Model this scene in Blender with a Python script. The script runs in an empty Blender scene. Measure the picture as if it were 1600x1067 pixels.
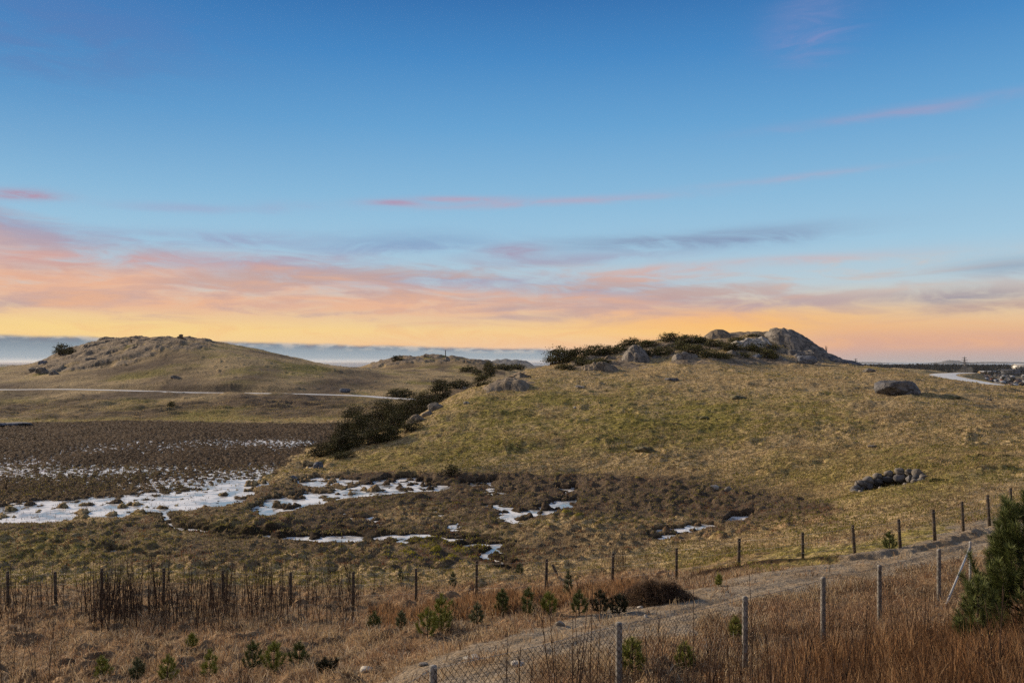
import bpy, math, random
import numpy as np
from mathutils import Vector, Matrix, noise as mnoise

F = 1244.0            # pixels of focal length in the 1600 px wide photograph
HZ = 565.0            # horizon row
scene = bpy.context.scene
C = scene.collection
rng = np.random.default_rng(7)
random.seed(7)

# ------------------------------------------------------------------ noise
_P = np.random.default_rng(3).permutation(256)
_P = np.concatenate([_P, _P, _P])
_ang = np.random.default_rng(4).random(256) * 2 * np.pi
_GX, _GY = np.cos(_ang), np.sin(_ang)

def perlin(x, y, seed=0):
    x = np.asarray(x, float); y = np.asarray(y, float)
    xi = np.floor(x).astype(np.int64); yi = np.floor(y).astype(np.int64)
    xf = x - xi; yf = y - yi
    u = xf*xf*xf*(xf*(xf*6-15)+10); v = yf*yf*yf*(yf*(yf*6-15)+10)
    def g(ix, iy, dx, dy):
        h = _P[_P[(ix+seed*17) & 255] + ((iy+seed*31) & 255)]
        return _GX[h]*dx + _GY[h]*dy
    a = g(xi, yi, xf, yf); b = g(xi+1, yi, xf-1, yf)
    c = g(xi, yi+1, xf, yf-1); d = g(xi+1, yi+1, xf-1, yf-1)
    return ((a+(b-a)*u) + ((c+(d-c)*u)-(a+(b-a)*u))*v)*1.5

def fbm(x, y, scale, octs=3, seed=0, gain=.5):
    s = 0; a = 1.0; t = 0
    for k in range(octs):
        f = 2.03**k/scale
        s = s + a*perlin(x*f+13.7*k, y*f+7.1*k, seed+k); t += a; a *= gain
    return s/t*1.3

def worley(x, y, cell, seed=0):
    """distance to nearest jittered point (in cells) and that point's random number"""
    x = x/cell; y = y/cell
    xi = np.floor(x).astype(np.int64); yi = np.floor(y).astype(np.int64)
    best = np.full(x.shape, 9.0); rid = np.zeros(x.shape)
    for dx in (-1, 0, 1):
        for dy in (-1, 0, 1):
            cx = xi+dx; cy = yi+dy
            h = _P[_P[(cx+seed*13) & 255] + ((cy+seed*29) & 255)]
            h2 = _P[h+71]; h3 = _P[h+151]
            px = cx + .5 + (h/255.-.5)*.9; py = cy + .5 + (h2/255.-.5)*.9
            d = np.hypot(x-px, y-py)
            m = d < best
            best = np.where(m, d, best); rid = np.where(m, h3/255., rid)
    return best, rid

def sstep(a, b, x):
    t = np.clip((x-a)/(b-a), 0, 1)
    return t*t*(3-2*t)

# ------------------------------------------------------------------ terrain control points: (px, distance, z)
CP = []
def row(D, *pairs):
    for px, z in pairs: CP.append((px, D, z))
row(4.5, (-500,-5.6), (200,-4.9), (800,-4.2), (1300,-3.8), (1700,-3.5), (2100,-3.4))
row(8.5, (-500,-6.4), (-100,-6.2), (300,-5.4), (677,-4.45), (1000,-4.3), (1300,-4.0), (1600,-3.85), (2100,-3.6))
row(12, (-500,-7.1), (0,-6.6), (400,-5.7), (700,-4.8), (1164,-4.75), (1400,-4.6), (1700,-4.3), (2100,-4.1))
row(15.3, (0,-7.1), (400,-6.2), (800,-5.3), (1100,-5.15), (1374,-5.1), (1600,-4.8))
row(18, (-500,-8.0), (0,-7.5), (400,-6.7), (800,-5.9), (1050,-5.5), (1467,-5.3), (1650,-5.1), (2100,-4.7))
row(23, (-500,-8.4), (0,-8.1), (400,-7.6), (800,-7.0), (1000,-6.6), (1200,-6.1), (1400,-5.9), (1600,-5.6), (2000,-5.2))
row(27.5, (-500,-8.8), (0,-8.6), (400,-8.5), (650,-8.45), (854,-8.1), (1057,-7.5), (1155,-7.15), (1254,-6.8), (1334,-6.5), (1460,-6.15), (1544,-6.0), (1700,-5.7), (2100,-5.3))
row(36, (-500,-9.0), (0,-9.0), (400,-9.0), (800,-8.95), (1000,-8.7), (1100,-8.4), (1200,-7.9), (1300,-7.4), (1400,-6.9), (1500,-6.5), (1600,-6.2), (2100,-5.5))
row(44, (-500,-9.0), (0,-9.0), (450,-9.0), (900,-9.0), (1000,-9.0), (1100,-8.95), (1180,-8.8), (1250,-8.3), (1300,-7.9), (1380,-7.1), (1500,-6.5), (1600,-6.2), (2100,-5.4))
row(52, (-500,-9.0), (0,-9.0), (450,-9.0), (850,-9.0), (1000,-8.95), (1100,-8.8), (1200,-8.2), (1300,-7.5), (1400,-6.6), (1600,-5.9), (2100,-5.0))
row(60, (-500,-9.0), (0,-9.0), (450,-9.0), (700,-9.0), (800,-8.9), (900,-8.6), (1000,-8.2), (1100,-7.6), (1200,-6.9), (1300,-6.3), (1400,-5.7), (1600,-5.2), (2100,-4.6))
row(68, (-500,-9.0), (0,-9.0), (400,-9.0), (500,-8.85), (550,-8.7), (600,-8.4), (700,-7.7), (800,-7.1), (900,-6.7), (1000,-6.2), (1200,-5.2), (1400,-4.3), (1600,-4.4), (2100,-4.4))
row(80, (0,-9.0), (450,-9.0), (500,-8.8), (560,-8.0), (600,-7.5), (650,-6.3), (700,-5.4), (800,-4.9), (900,-4.6), (1000,-4.2), (1200,-3.5), (1400,-3.0), (1600,-3.6), (2100,-4.5))
row(95, (-500,-9.0), (0,-9.0), (450,-9.05), (520,-9.0), (570,-8.7), (620,-8.0), (650,-6.8), (700,-4.6), (760,-2.8), (850,-2.3), (1000,-2.1), (1200,-1.7), (1400,-1.9), (1500,-2.5), (1600,-3.2), (2100,-5))
row(118, (-500,-9.0), (0,-9.0), (300,-9.0), (500,-9.0), (600,-8.9), (670,-7.8), (720,-6.0), (780,-3.0), (850,-1.0), (900,-.6), (1000,-.4), (1200,-.3), (1300,-.6), (1400,-1.4), (1500,-3.1), (1600,-5.0), (2100,-9))
row(128, (780,-3.3), (850,-.8), (920,.9), (1000,2.0), (1100,2.7), (1200,2.9), (1280,.8), (1330,-.4), (1400,-1.5), (1500,-3.6), (1700,-7))
row(142, (-500,-8), (0,-8.1), (300,-7.9), (600,-8.5), (700,-7.5), (780,-4.6), (850,-1.0), (900,.9), (960,2.2), (1050,4.0), (1130,4.7), (1175,5.1), (1215,4.8), (1240,3.8), (1290,1.2), (1340,-.9), (1400,-1.9), (1470,-3.0), (1550,-5.2), (1700,-9), (2100,-13))
row(165, (-500,-5.9), (0,-5.7), (300,-6.2), (500,-6.8), (600,-7.3), (700,-7.5), (850,-4), (1050,1.0), (1230,.8), (1330,-1.7), (1400,-2.1), (1470,-3.0), (1520,-4.1), (1580,-8), (2100,-18))
row(200, (-500,-4.5), (0,-3.6), (100,-2.4), (200,-.8), (300,.2), (400,-.8), (500,-3.3), (600,-5.5), (700,-6.0), (850,-6), (1100,-4), (1300,-3), (1400,-2.2), (1470,-2.9), (1530,-4.0), (1600,-12), (2100,-24))
row(235, (-500,-4.5), (0,-2.8), (60,-1.2), (100,.8), (150,3.6), (200,5.2), (300,5.3), (400,2.6), (500,-1.0), (600,-3.8), (700,-4.5), (850,-6.5), (1100,-6), (1300,-4), (1400,-2.6), (1465,-3.0), (1530,-6), (1650,-18), (2100,-28))
row(260, (-500,-6), (-100,-3.6), (0,-2.3), (60,-.6), (100,2.8), (135,5.2), (200,7.4), (300,7.2), (350,5.9), (400,4.0), (480,1.0), (550,-1.6), (620,-3.0), (700,-3.9), (800,-5))
row(300, (-500,-10), (0,-6), (200,5.2), (300,5), (400,2.0), (500,-1.6), (560,-3.0), (620,-2.9), (700,-2.8), (760,-3.2), (850,-6), (1100,-9), (1300,-6), (1400,-4.2), (1480,-7), (1600,-22), (2100,-32))
row(345, (-300,-12), (200,-1), (450,-4), (550,-3.6), (590,-1.2), (620,.9), (680,2.1), (730,1.5), (780,-.8), (840,-3.6), (950,-7), (1100,-10), (1400,-9))
row(430, (-500,-22), (0,-16), (300,-10), (500,-9), (680,-6), (800,-9), (1000,-14), (1400,-16), (1600,-28), (2100,-33))
row(650, (-500,-31), (0,-29), (500,-28), (900,-29), (1400,-30), (2100,-33))
row(760, (-500,-33), (0,-33), (500,-33), (900,-33), (1400,-33), (2100,-33))
CP = np.array(CP, float)

SU = 2.4
def _uv(px, D): return np.stack([(px-800)/F*SU, np.log(D)], -1)
_c = _uv(CP[:, 0], CP[:, 1])
def _phi(r2): return np.where(r2 > 1e-12, .5*r2*np.log(np.maximum(r2, 1e-12)), 0)
_n = len(_c)
_A = np.zeros((_n+3, _n+3))
_A[:_n, :_n] = _phi(((_c[:, None]-_c[None])**2).sum(-1)) + np.eye(_n)*2e-4
_A[:_n, _n] = 1; _A[:_n, _n+1:] = _c; _A[_n, :_n] = 1; _A[_n+1:, :_n] = _c.T
_w = np.linalg.solve(_A, np.concatenate([CP[:, 2], [0, 0, 0]]))
U0, U1, V0, V1, GU, GV = -.98, .98, math.log(3.0), math.log(800), 420, 560
_gu = np.linspace(U0, U1, GU)*SU; _gv = np.linspace(V0, V1, GV)
_TAB = np.zeros((GV, GU))
for k in range(GV):
    r2 = (_gu[:, None]-_c[None, :, 0])**2 + (_gv[k]-_c[None, :, 1])**2
    _TAB[k] = _phi(r2) @ _w[:_n] + _w[_n] + _w[_n+1]*_gu + _w[_n+2]*_gv[k]

def Hbase(X, Y):
    u = np.clip(X/Y, U0, U1-1e-6); v = np.clip(np.log(Y), V0, V1-1e-6)
    a = (u-U0)/(U1-U0)*(GU-1); b = (v-V0)/(V1-V0)*(GV-1)
    i = np.minimum(a.astype(int), GU-2); j = np.minimum(b.astype(int), GV-2); a = a-i; b = b-j
    z = (_TAB[j, i]*(1-a)+_TAB[j, i+1]*a)*(1-b) + (_TAB[j+1, i]*(1-a)+_TAB[j+1, i+1]*a)*b
    z = z + (-33-z)*sstep(640, 760, Y)
    return z

_Ds = np.exp(np.linspace(math.log(5), math.log(600), 2600))
def hit(px, py, H=None, dmin=5):
    """world point where the line of sight through a photo pixel meets the ground"""
    D = _Ds[_Ds >= dmin]
    X = (px-800)/F*D
    z = (H or Hbase)(X, D)
    ray = -(py-HZ)/F*D
    k = np.argmax(z >= ray) if np.any(z >= ray) else len(D)-1
    return float(X[k]), float(D[k]), float(z[k])

def seg_dist(X, Y, pts):
    """distance to a polyline, and the interpolated third value (z) there"""
    best = np.full(np.shape(X), 1e9); zz = np.zeros(np.shape(X))
    for p, q in zip(pts[:-1], pts[1:]):
        dx, dy = q[0]-p[0], q[1]-p[1]
        t = np.clip(((X-p[0])*dx+(Y-p[1])*dy)/(dx*dx+dy*dy+1e-9), 0, 1)
        d = np.hypot(X-p[0]-t*dx, Y-p[1]-t*dy)
        m = d < best
        best = np.where(m, d, best)
        if len(p) > 2: zz = np.where(m, p[2]+(q[2]-p[2])*t, zz)
    return best, zz

def poly_mask(px, py, poly, soft=6):
    """1 inside a polygon, fading over `soft` px about its edge"""
    inside = np.zeros(px.shape, bool)
    n = len(poly)
    for i in range(n):
        x1, y1 = poly[i]; x2, y2 = poly[(i+1) % n]
        if y1 == y2: continue
        c = ((y1 > py) != (y2 > py)) & (px < (x2-x1)*(py-y1)/(y2-y1)+x1)
        inside ^= c
    d, _ = seg_dist(px, py*2.5, [(a, b*2.5) for a, b in list(poly)+[poly[0]]])
    d = np.where(inside, d, -d)
    return sstep(-soft, soft, d)

def smooth_line(pts, n=12):
    out = []
    P = [np.array(p, float) for p in pts]; P = [2*P[0]-P[1]]+P+[2*P[-1]-P[-2]]
    for i in range(1, len(P)-2):
        for k in range(n):
            t = k/n
            out.append(.5*(2*P[i]+(P[i+1]-P[i-1])*t+(2*P[i-1]-5*P[i]+4*P[i+1]-P[i+2])*t*t+(3*P[i]-P[i-1]-3*P[i+1]+P[i+2])*t**3))
    out.append(P[-2])
    return [tuple(p) for p in out]

def W(px, D, z=None): return ((px-800)/F*D, D) + (() if z is None else (z,))
# roads and tracks, in metres
ROAD_FAR = smooth_line([W(px, D, -(py-HZ)/F*D) for px, py, D in
    ((-420,606,176),(-150,606,172),(0,608.5,168),(100,608,167),(200,610,167),(300,613,165),(450,615,164),(560,618,163),(608,621.5,160),(660,624,156))], 8)
ROAD_HILL = smooth_line([W(px, D, -(py-HZ)/F*D) for px, py, D in
    ((1640,609,112),(1590,606.5,116),(1550,602.5,120),(1525,598.5,126),(1495,592.5,142),(1473,587.2,172),(1479,583.8,205),(1510,582.5,232))], 8)
TRACK = smooth_line([W(px, D) for px, D in ((480,9.6),(640,11.6),(760,13),(900,15.2),(1000,17),(1100,19),(1200,21),(1310,23),(1400,24.3),(1480,26),(1540,28.0),(1600,30.5),(1700,34))], 6)
TRAIL = smooth_line([W(px, D) for px, D in ((1475,31),(1520,35),(1560,40),(1620,47),(1700,60))], 6)

BANK = [W(px, D) for px, D in ((1085,26.6),(1155,26.3),(1254,25.7),(1334,25.2),(1405,25.6),(1460,26.3),(1500,27.3),(1530,28.4))]
POOLS = [  # open ice and water, as seen outlines: (polygon, depth)
    [(-500,792),(0,785),(150,775),(280,768),(340,755),(392,742),(420,750),(395,770),(370,786),(300,793),(200,802),(90,813),(-500,828)],
    [(392,800),(396,786),(430,776),(480,768),(500,772),(500,784),(450,797),(412,803)],
    [(480,777),(520,765),(570,757),(600,748),(612,742),(650,740),(660,752),(700,761),(690,771),(640,774),(560,777),(500,780)],
    [(462,748),(510,743),(555,748),(560,756),(500,758),(470,756)],
    [(470,724),(508,720),(505,728),(480,730)],
    [(725,752),(775,747),(770,757),(735,760)],
    [(766,797),(800,797),(850,788),(878,775),(900,777),(898,788),(850,802),(820,818),(790,815)],
    [(868,760),(900,754),(898,762),(885,770),(868,768)],
    [(1006,838),(1036,824),(1110,812),(1124,820),(1084,831),(1030,842)],
    [(1122,808),(1140,801),(1185,800),(1176,808),(1135,814)],
    [(704,833),(714,829),(718,832),(707,835)],
    [(452,840),(500,841),(560,844),(562,846),(535,846),(470,842)],
    [(165,857),(188,852),(190,858),(160,864)], [(225,867),(262,866),(264,870),(228,872)],
]
STREAM = [(252,796),(262,812),(285,822),(315,827),(345,832),(400,836),(450,838),(520,841),(580,846),(660,849),(740,852),(790,857),(764,866),(778,873),(797,886)]
ROCKW = [ # rocky ground: outline in the photograph, distance range
    ([(70,560),(95,545),(125,525),(200,515),(330,520),(330,548),(250,552),(180,575),(120,590),(60,600),(40,580)], 200, 300),
    ([(900,560),(960,535),(1050,515),(1120,512),(1230,505),(1330,560),(1320,572),(1200,572),(1000,578),(880,584)], 112, 160),
    ([(760,600),(790,585),(845,585),(830,600),(790,608),(760,610)], 85, 130),
    ([(570,555),(780,550),(770,577),(580,578)], 318, 370),
]
WATER_Z = -9.16
HW_PIT = (27.5/1.0, 0)

def masks(X, Y):
    hb = Hbase(X, Y)
    px = 800+F*X/Y; py = HZ-F*hb/Y
    wpx = px + (fbm(X, Y, 2.2, 3, 40)*18 + fbm(X, Y, .7, 3, 42)*9)*np.clip(50/Y, .4, 1.5); wpy = py + (fbm(X, Y, 1.7, 3, 50)*5+fbm(X*.6, Y, .7, 2, 52)*4)*np.clip(50/Y, .3, 1.5)
    m = {}
    bogD = sstep(29, 36, Y)*(1-sstep(120, 128, Y))
    pool = np.zeros(X.shape); pnear = np.zeros(X.shape)
    for p in POOLS:
        x0, x1 = min(a for a, b in p)-34, max(a for a, b in p)+34
        s = (px > x0) & (px < x1) & (Y > 34) & (Y < 90)
        if s.any():
            pool[s] = np.maximum(pool[s], poly_mask(wpx[s], wpy[s], p, 7))
            pnear[s] = np.maximum(pnear[s], poly_mask(px[s], py[s]-3, p, 26))
    sd, _ = seg_dist(wpx, wpy*2.2, [(a, b*2.2) for a, b in STREAM])
    stream = sstep(9, 3.0, sd)*(Y > 33)*(Y < 60)
    m['pool'] = pool; m['poolnear'] = pnear; m['stream'] = stream
    m['peat'] = sstep(34, 10, sd)*(Y > 33)*(Y < 60)
    marsh = poly_mask(wpx, wpy, [(-700,660),(0,662),(120,660),(200,656),(400,660),(540,661),(530,685),(480,700),(450,722),(435,738),(400,748),(330,765),(200,785),(-700,800)], 10)*(Y > 50)*(Y < 122)
    m['marsh'] = marsh
    flat = sstep(-8.35, -8.9, hb)*bogD
    bog = poly_mask(wpx, wpy, [(-900,800),(0,810),(300,790),(450,738),(560,738),(760,738),(900,745),(1040,750),(1180,768),(1300,790),(1310,815),(1180,835),(1050,850),(960,868),(850,885),(700,890),(0,890),(-900,895)], 14)*bogD
    m['bog'] = np.clip(bog, 0, 1)
    rock = np.zeros(X.shape)
    for p, d0, d1 in ROCKW:
        s = (Y > d0) & (Y < d1)
        if s.any(): rock[s] = np.maximum(rock[s], poly_mask(wpx[s], wpy[s], p, 10))
    m['rockzone'] = rock
    td, _ = seg_dist(X, Y, TRACK); tn = fbm(X, Y, 1.3, 3, 60)
    m['track'] = sstep(1.85, .95, td + tn*.9)*(1-.5*np.exp(-(td/.30)**2)*sstep(-.3, .2, fbm(X, Y, 1.0, 2, 61))); m['rut'] = np.exp(-((td-.62)/.17)**2)
    m['trackwide'] = sstep(3.2, 1.6, td + tn*.9)
    bd, _ = seg_dist(X, Y, BANK); m['bank'] = sstep(.42, .12, bd + fbm(X, Y, .8, 3, 66)*.30)
    rd, _ = seg_dist(X, Y, TRAIL); m['trail'] = sstep(1.6, .4, rd + tn*.8)
    m['px'] = px; m['py'] = py; m['hb'] = hb
    return m

def H(X, Y, want=False):
    X = np.asarray(X, float); Y = np.asarray(Y, float)
    m = masks(X, Y)
    z = m['hb'].copy()
    near = sstep(40, 25, Y); far = sstep(90, 200, Y)
    wet = np.clip(m['marsh'] + m['pool'], 0, 1)
    flatb = m['bog']
    smooth = 1-np.clip(m['trackwide'], 0, 1)*.85
    hill = np.clip(1-flatb-m['marsh'], 0, 1)
    # broad swells and hollows
    z += sstep(121, 130, Y)*sstep(170, 150, Y)*(m['px'] < 640)*np.abs(fbm(X*.6, Y, 7, 3, 18))*1.1
    z += hill*(fbm(X, Y, 14, 3, 1)*.30*sstep(20, 60, Y) + fbm(X, Y, 40, 2, 2)*.9*far)
    z += hill*smooth*(fbm(X, Y, 3.0, 3, 5)*.13 + fbm(X, Y, .8, 3, 8)*.085*sstep(160, 80, Y))
    # small terraces trodden across the slopes
    terr = sstep(40, 60, Y)*hill*(1-m['rockzone'])
    z += terr*fbm(X*.35, Y*1.2, 2.6, 4, 11)*.24 + terr*(np.maximum(fbm(X*.5, Y, 1.5, 3, 12), 0)**1.5)*.30*sstep(170, 70, Y)
    # scattered low tufts and hummocks on the hill
    d2, r2 = worley(X+fbm(X, Y, 3, 2, 14)*1.5, Y, 5.5, 5)
    z += hill*sstep(30, 45, Y)*sstep(.26, .0, d2+.25*fbm(X, Y, .9, 2, 16))*(r2 > .6)*.15*(.4+r2)
    # tussocks of the bog
    w1, r1 = worley(X+fbm(X, Y, 1.1, 2, 21)*.35, Y+fbm(X, Y, 1.1, 2, 22)*.35, .78, 1)
    w3, r3 = worley(X+fbm(X, Y, 2.1, 2, 23)*.5, Y, 1.35, 3)
    w5, r5 = worley(X+fbm(X, Y, .7, 2, 26)*.3, Y, .62, 6)
    tus = sstep(.55, .18, w1)*(.06+.24*r1) + sstep(.42, .10, w3)*(r3 > .6)*.22 + sstep(.5, .15, w5)*(r5 > .35)*.09
    tus = tus*(.46+.30*sstep(-.4, .4, fbm(X, Y, 7, 2, 27)))*(1-.95*np.clip(m['poolnear']*2.2, 0, 1))
    bogamp = np.clip(flatb + .55*m['trackwide']*0 + .95*near*(m['px'] < 1050)*smooth*(1-sstep(1e-3, .4, m['track'])), 0, 1)
    z += bogamp*(tus-.04) + flatb*(.09+fbm(X, Y, 6, 3, 25)*.12)
    rid = r1
    # pools, stream and the wet marsh
    wn = fbm(X, Y, 1.4, 3, 30)
    pk = sstep(.02, .38, m['pool']); z = z*(1-pk) + (WATER_Z-.10+.27*wn*(1-.5*(m['px'] < 380))+.17*fbm(X, Y*.6, .45, 3, 31))*pk
    z = np.where(m['pool'] > .5, z - .0 + sstep(.42, .10, w3)*(r3 > .80)*.30 + sstep(.45, .15, w1)*(r1 > .78)*.24*(m['px'] > 380), z)
    z -= m['stream']*(.34+.22*fbm(X, Y, 2.5, 2, 33)) + m['peat']*.10
    mz = -9.06 + fbm(X, Y, .42, 3, 35)*.21 + fbm(X*.5, Y, 14, 2, 37)*.10 + sstep(.5, .1, w1)*.05
    mz -= .050*poly_mask(m['px'], m['py'], [(-300,735),(0,712),(150,700),(260,690),(350,664),(430,662),(490,690),(440,735),(330,762),(200,768),(120,750),(-300,755)], 30)*sstep(-.55, .35, fbm(X, Y*.6, 9, 2, 39))
    mz -= sstep(95, 60, Y)*.045 + sstep(300, 480, m['px'])*(1-sstep(85, 100, Y))*.07
    z = z + (mz-z)*m['marsh']*(1-m['pool'])
    # outside the pools the bog stands clear of the water, but for a few puddles
    floor = WATER_Z+.05+tus*.8+fbm(X, Y, 3, 3, 38)*.11
    z = np.where((Y > 31) & (Y < 128) & (m['marsh'] < .5), np.maximum(z, floor-(m['pool']+m['stream']*sstep(-.25, .2, fbm(X, Y, 2.2, 2, 34)))*.9), z)
    z += m['bank']*.16 - m['rut']*.05*m['track'] + m['trackwide']*fbm(X, Y, .35, 2, 67)*.02
    # bare rock
    rk = m['rockzone']
    a, b = worley(X+fbm(X, Y, 4, 2, 44)*2, Y*.8+fbm(X, Y, 4, 2, 45)*2, 5.5, 9)
    a2, b2 = worley(X, Y, 2.2, 11)
    rockh = (b-.35)*1.1*sstep(.75, .3, a) + (b2-.4)*.35*sstep(.7, .35, a2) + fbm(X, Y*.6, 4, 4, 47)*.5
    sc = np.where(Y > 180, 1.15, .42)
    z += rk*rockh*sc
    m['rockmask'] = rk*sstep(-.28, .12, (b-.42)*sstep(.62, .38, a)+(b2-.5)*.5 + fbm(X, Y, 3, 3, 49)*.45)
    # the stone-lined pit is sunk in the slope
    dx = (X-PIT[0])*.94+(Y-PIT[1])*.34; dy = -(X-PIT[0])*.34+(Y-PIT[1])*.94
    pr = np.hypot(dx/1.9, dy/1.9)
    z -= sstep(1.05, .80, pr)*1.25
    m['pit'] = sstep(1.25, .95, pr)
    # level the roads into the slope
    for pts, wd in ((ROAD_FAR, 1.7), (ROAD_HILL, 3.0)):
        s = (Y > 95) & (Y < 250)
        if s.any():
            d, rz = seg_dist(X[s], Y[s], pts)
            k = sstep(wd+3.5, wd+.3, d)
            z[s] += (rz-.06-z[s])*k
    z += (z*0-33-z)*sstep(640, 760, Y)
    m['tus'] = tus; m['rid'] = rid; m['z'] = z
    return (z, m) if want else z

PIT = (0.0, 1e5)
PIT = hit(1388, 752)
print('pit', PIT)

# ------------------------------------------------------------------ node helper
class S:
    """a socket with arithmetic"""
    def __init__(s, nt, sock): s.nt = nt; s.k = sock
    def _m(s, op, *o, clamp=False):
        n = s.nt.nodes.new('ShaderNodeMath'); n.operation = op; n.use_clamp = clamp
        for i, v in enumerate((s,)+o):
            if isinstance(v, S): s.nt.links.new(v.k, n.inputs[i])
            else: n.inputs[i].default_value = v
        return S(s.nt, n.outputs[0])
    def __add__(s, o): return s._m('ADD', o)
    __radd__ = __add__
    def __mul__(s, o): return s._m('MULTIPLY', o)
    __rmul__ = __mul__
    def __sub__(s, o): return s._m('SUBTRACT', o)
    def __rsub__(s, o): return (s*-1.0)+o
    def __truediv__(s, o): return s._m('DIVIDE', o)
    def max(s, o): return s._m('MAXIMUM', o)
    def min(s, o): return s._m('MINIMUM', o)
    def pow(s, o): return s._m('POWER', o)
    def step(s, a, b, c=0., d=1.):
        n = s.nt.nodes.new('ShaderNodeMapRange'); n.interpolation_type = 'SMOOTHSTEP'
        s.nt.links.new(s.k, n.inputs[0])
        if a > b: a, b, c, d = b, a, d, c
        for i, v in enumerate((a, b, c, d)): n.inputs[i+1].default_value = v
        return S(s.nt, n.outputs[0])
    def ramp(s, stops, mode='LINEAR'):
        n = s.nt.nodes.new('ShaderNodeValToRGB'); r = n.color_ramp; r.interpolation = mode
        s.nt.links.new(s.k, n.inputs[0])
        while len(r.elements) < len(stops): r.elements.new(.5)
        for e, (p, c) in zip(r.elements, stops): e.position = p; e.color = (*c, 1)
        return S(s.nt, n.outputs[0])

def mix(nt, f, a, b, mode='MIX'):
    n = nt.nodes.new('ShaderNodeMix'); n.data_type = 'RGBA'; n.blend_type = mode
    for i, v in ((0, f), (6, a), (7, b)):
        if isinstance(v, S): nt.links.new(v.k, n.inputs[i])
        elif i == 0: n.inputs[0].default_value = v
        else: n.inputs[i].default_value = (*v, 1)
    return S(nt, n.outputs[2])

def noise(nt, vec, scale, detail=3, rough=.55, out=0, dist=0, w=None):
    n = nt.nodes.new('ShaderNodeTexNoise'); n.inputs['Scale'].default_value = scale
    n.inputs['Detail'].default_value = detail; n.inputs['Roughness'].default_value = rough; n.inputs['Distortion'].default_value = dist
    if vec is not None: nt.links.new(vec.k, n.inputs['Vector'])
    return S(nt, n.outputs[out])

def combine(nt, x, y, z):
    n = nt.nodes.new('ShaderNodeCombineXYZ')
    for i, v in enumerate((x, y, z)):
        if isinstance(v, S): nt.links.new(v.k, n.inputs[i])
        else: n.inputs[i].default_value = v
    return S(nt, n.outputs[0])

def srgb(r, g, b):
    f = lambda c: (c/255/12.92) if c <= 10 else ((c/255+.055)/1.055)**2.4
    return (f(r), f(g), f(b))

# ------------------------------------------------------------------ camera, world, sun
cam = bpy.data.objects.new('camera', bpy.data.cameras.new('camera')); C.objects.link(cam)
cam.data.sensor_width = 36; cam.data.lens = 36*F/1600
cam.data.shift_y = (HZ-533.5)/1600
cam.rotation_euler = (math.radians(90), 0, 0)
cam.data.clip_start = .5; cam.data.clip_end = 60000
scene.camera = cam

SUN_AZ, SUN_EL = math.radians(-58), math.radians(20)     # measured from the view direction towards the left
world = bpy.data.worlds.new('World'); scene.world = world; world.use_nodes = True
nt = world.node_tree; nt.nodes.clear()
tc = nt.nodes.new('ShaderNodeTexCoord')
sp = nt.nodes.new('ShaderNodeSeparateXYZ'); nt.links.new(tc.outputs['Generated'], sp.inputs[0])
x, y, z = (S(nt, o) for o in sp.outputs)
az = x._m('ARCTAN2', y)*(180/math.pi)                     # degrees right of the view direction
el = z.min(.9999).max(-.9999)._m('ARCSINE')*(180/math.pi)
def PA(px): return math.degrees(math.atan((px-800)/F))
def PE(py, px=800): return math.degrees(math.atan((HZ-py)/F*math.cos(math.atan((px-800)/F))))
ev = el/45.0
sky = ev.ramp([(0, srgb(205,190,180)), (PE(548)/45, srgb(240,194,158)), (PE(518)/45, srgb(246,206,142)), (PE(490)/45, srgb(226,202,170)), (PE(450)/45, srgb(186,204,213)),
    (PE(390)/45, srgb(158,199,224)), (PE(310)/45, srgb(134,186,221)), (PE(200)/45, srgb(98,163,213)), (PE(90)/45, srgb(66,137,199)),
    (PE(0)/45, srgb(50,115,180)), (.8, srgb(46,98,158)), (1, srgb(44,88,140))])
# left side of the sky is a little deeper blue
sky = mix(nt, az.step(0, -45)*el.step(8, 18)*.26, sky, srgb(34,100,172))
# left horizon: clearer yellow
sky = mix(nt, el.step(4.2, 2.2)*az.step(5, -30)*.55, sky, srgb(252,216,128))
# warm core of the glow above the hill
def spot(px, py, wx, wy):
    a = (az-PA(px))/wx; e = (el-PE(py))/wy
    return ((a*a+e*e)*-1.0)._m('EXPONENT')
sky = mix(nt, spot(1140, 505, 11, 1.25)*.85, sky, srgb(255,190,98))
# right side lowest sky: dusky salmon
sky = mix(nt, az.step(14, 24)*el.step(3.6, 1.2)*.75, sky, srgb(216,160,140))
sky = mix(nt, az.step(16, 26)*spot(1500, 563, 60, .75)*.8, sky, srgb(183,170,168))
# streaky coordinates
vs = combine(nt, az*.055, el*.34, 3.3)
vf = combine(nt, az*.13, el*.62+az*.02, 7.7)
n1 = noise(nt, vs, 1.0, 6, .58, dist=.6)
n2 = noise(nt, vf, 1.3, 8, .62, dist=.9)
n3 = noise(nt, combine(nt, az*.10, el*.95-az*.03, 1.1), 1.0, 6, .6, dist=.5)
# broad salmon veil across the left and centre
top = PE(372) - (az+30)*.075                            # the veil's upper edge sinks to the right
vt = (top-el)+(n1-.5)*3.4+(n2-.5)*1.2
veil = vt.step(-.5, 1.2)*el.step(PE(518), PE(478))*az.step(34, 12)
veil = veil*(n1*.6+n2*.9).step(.42, .86)
vcol = mix(nt, vt.step(.6, 2.8), srgb(160,150,178), srgb(238,178,140))
vcol = mix(nt, (n3*.6+n2*.4).step(.44, .60)*.85, vcol, srgb(178,158,172))
sky = mix(nt, veil.min(1)*.88, sky, vcol)
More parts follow.
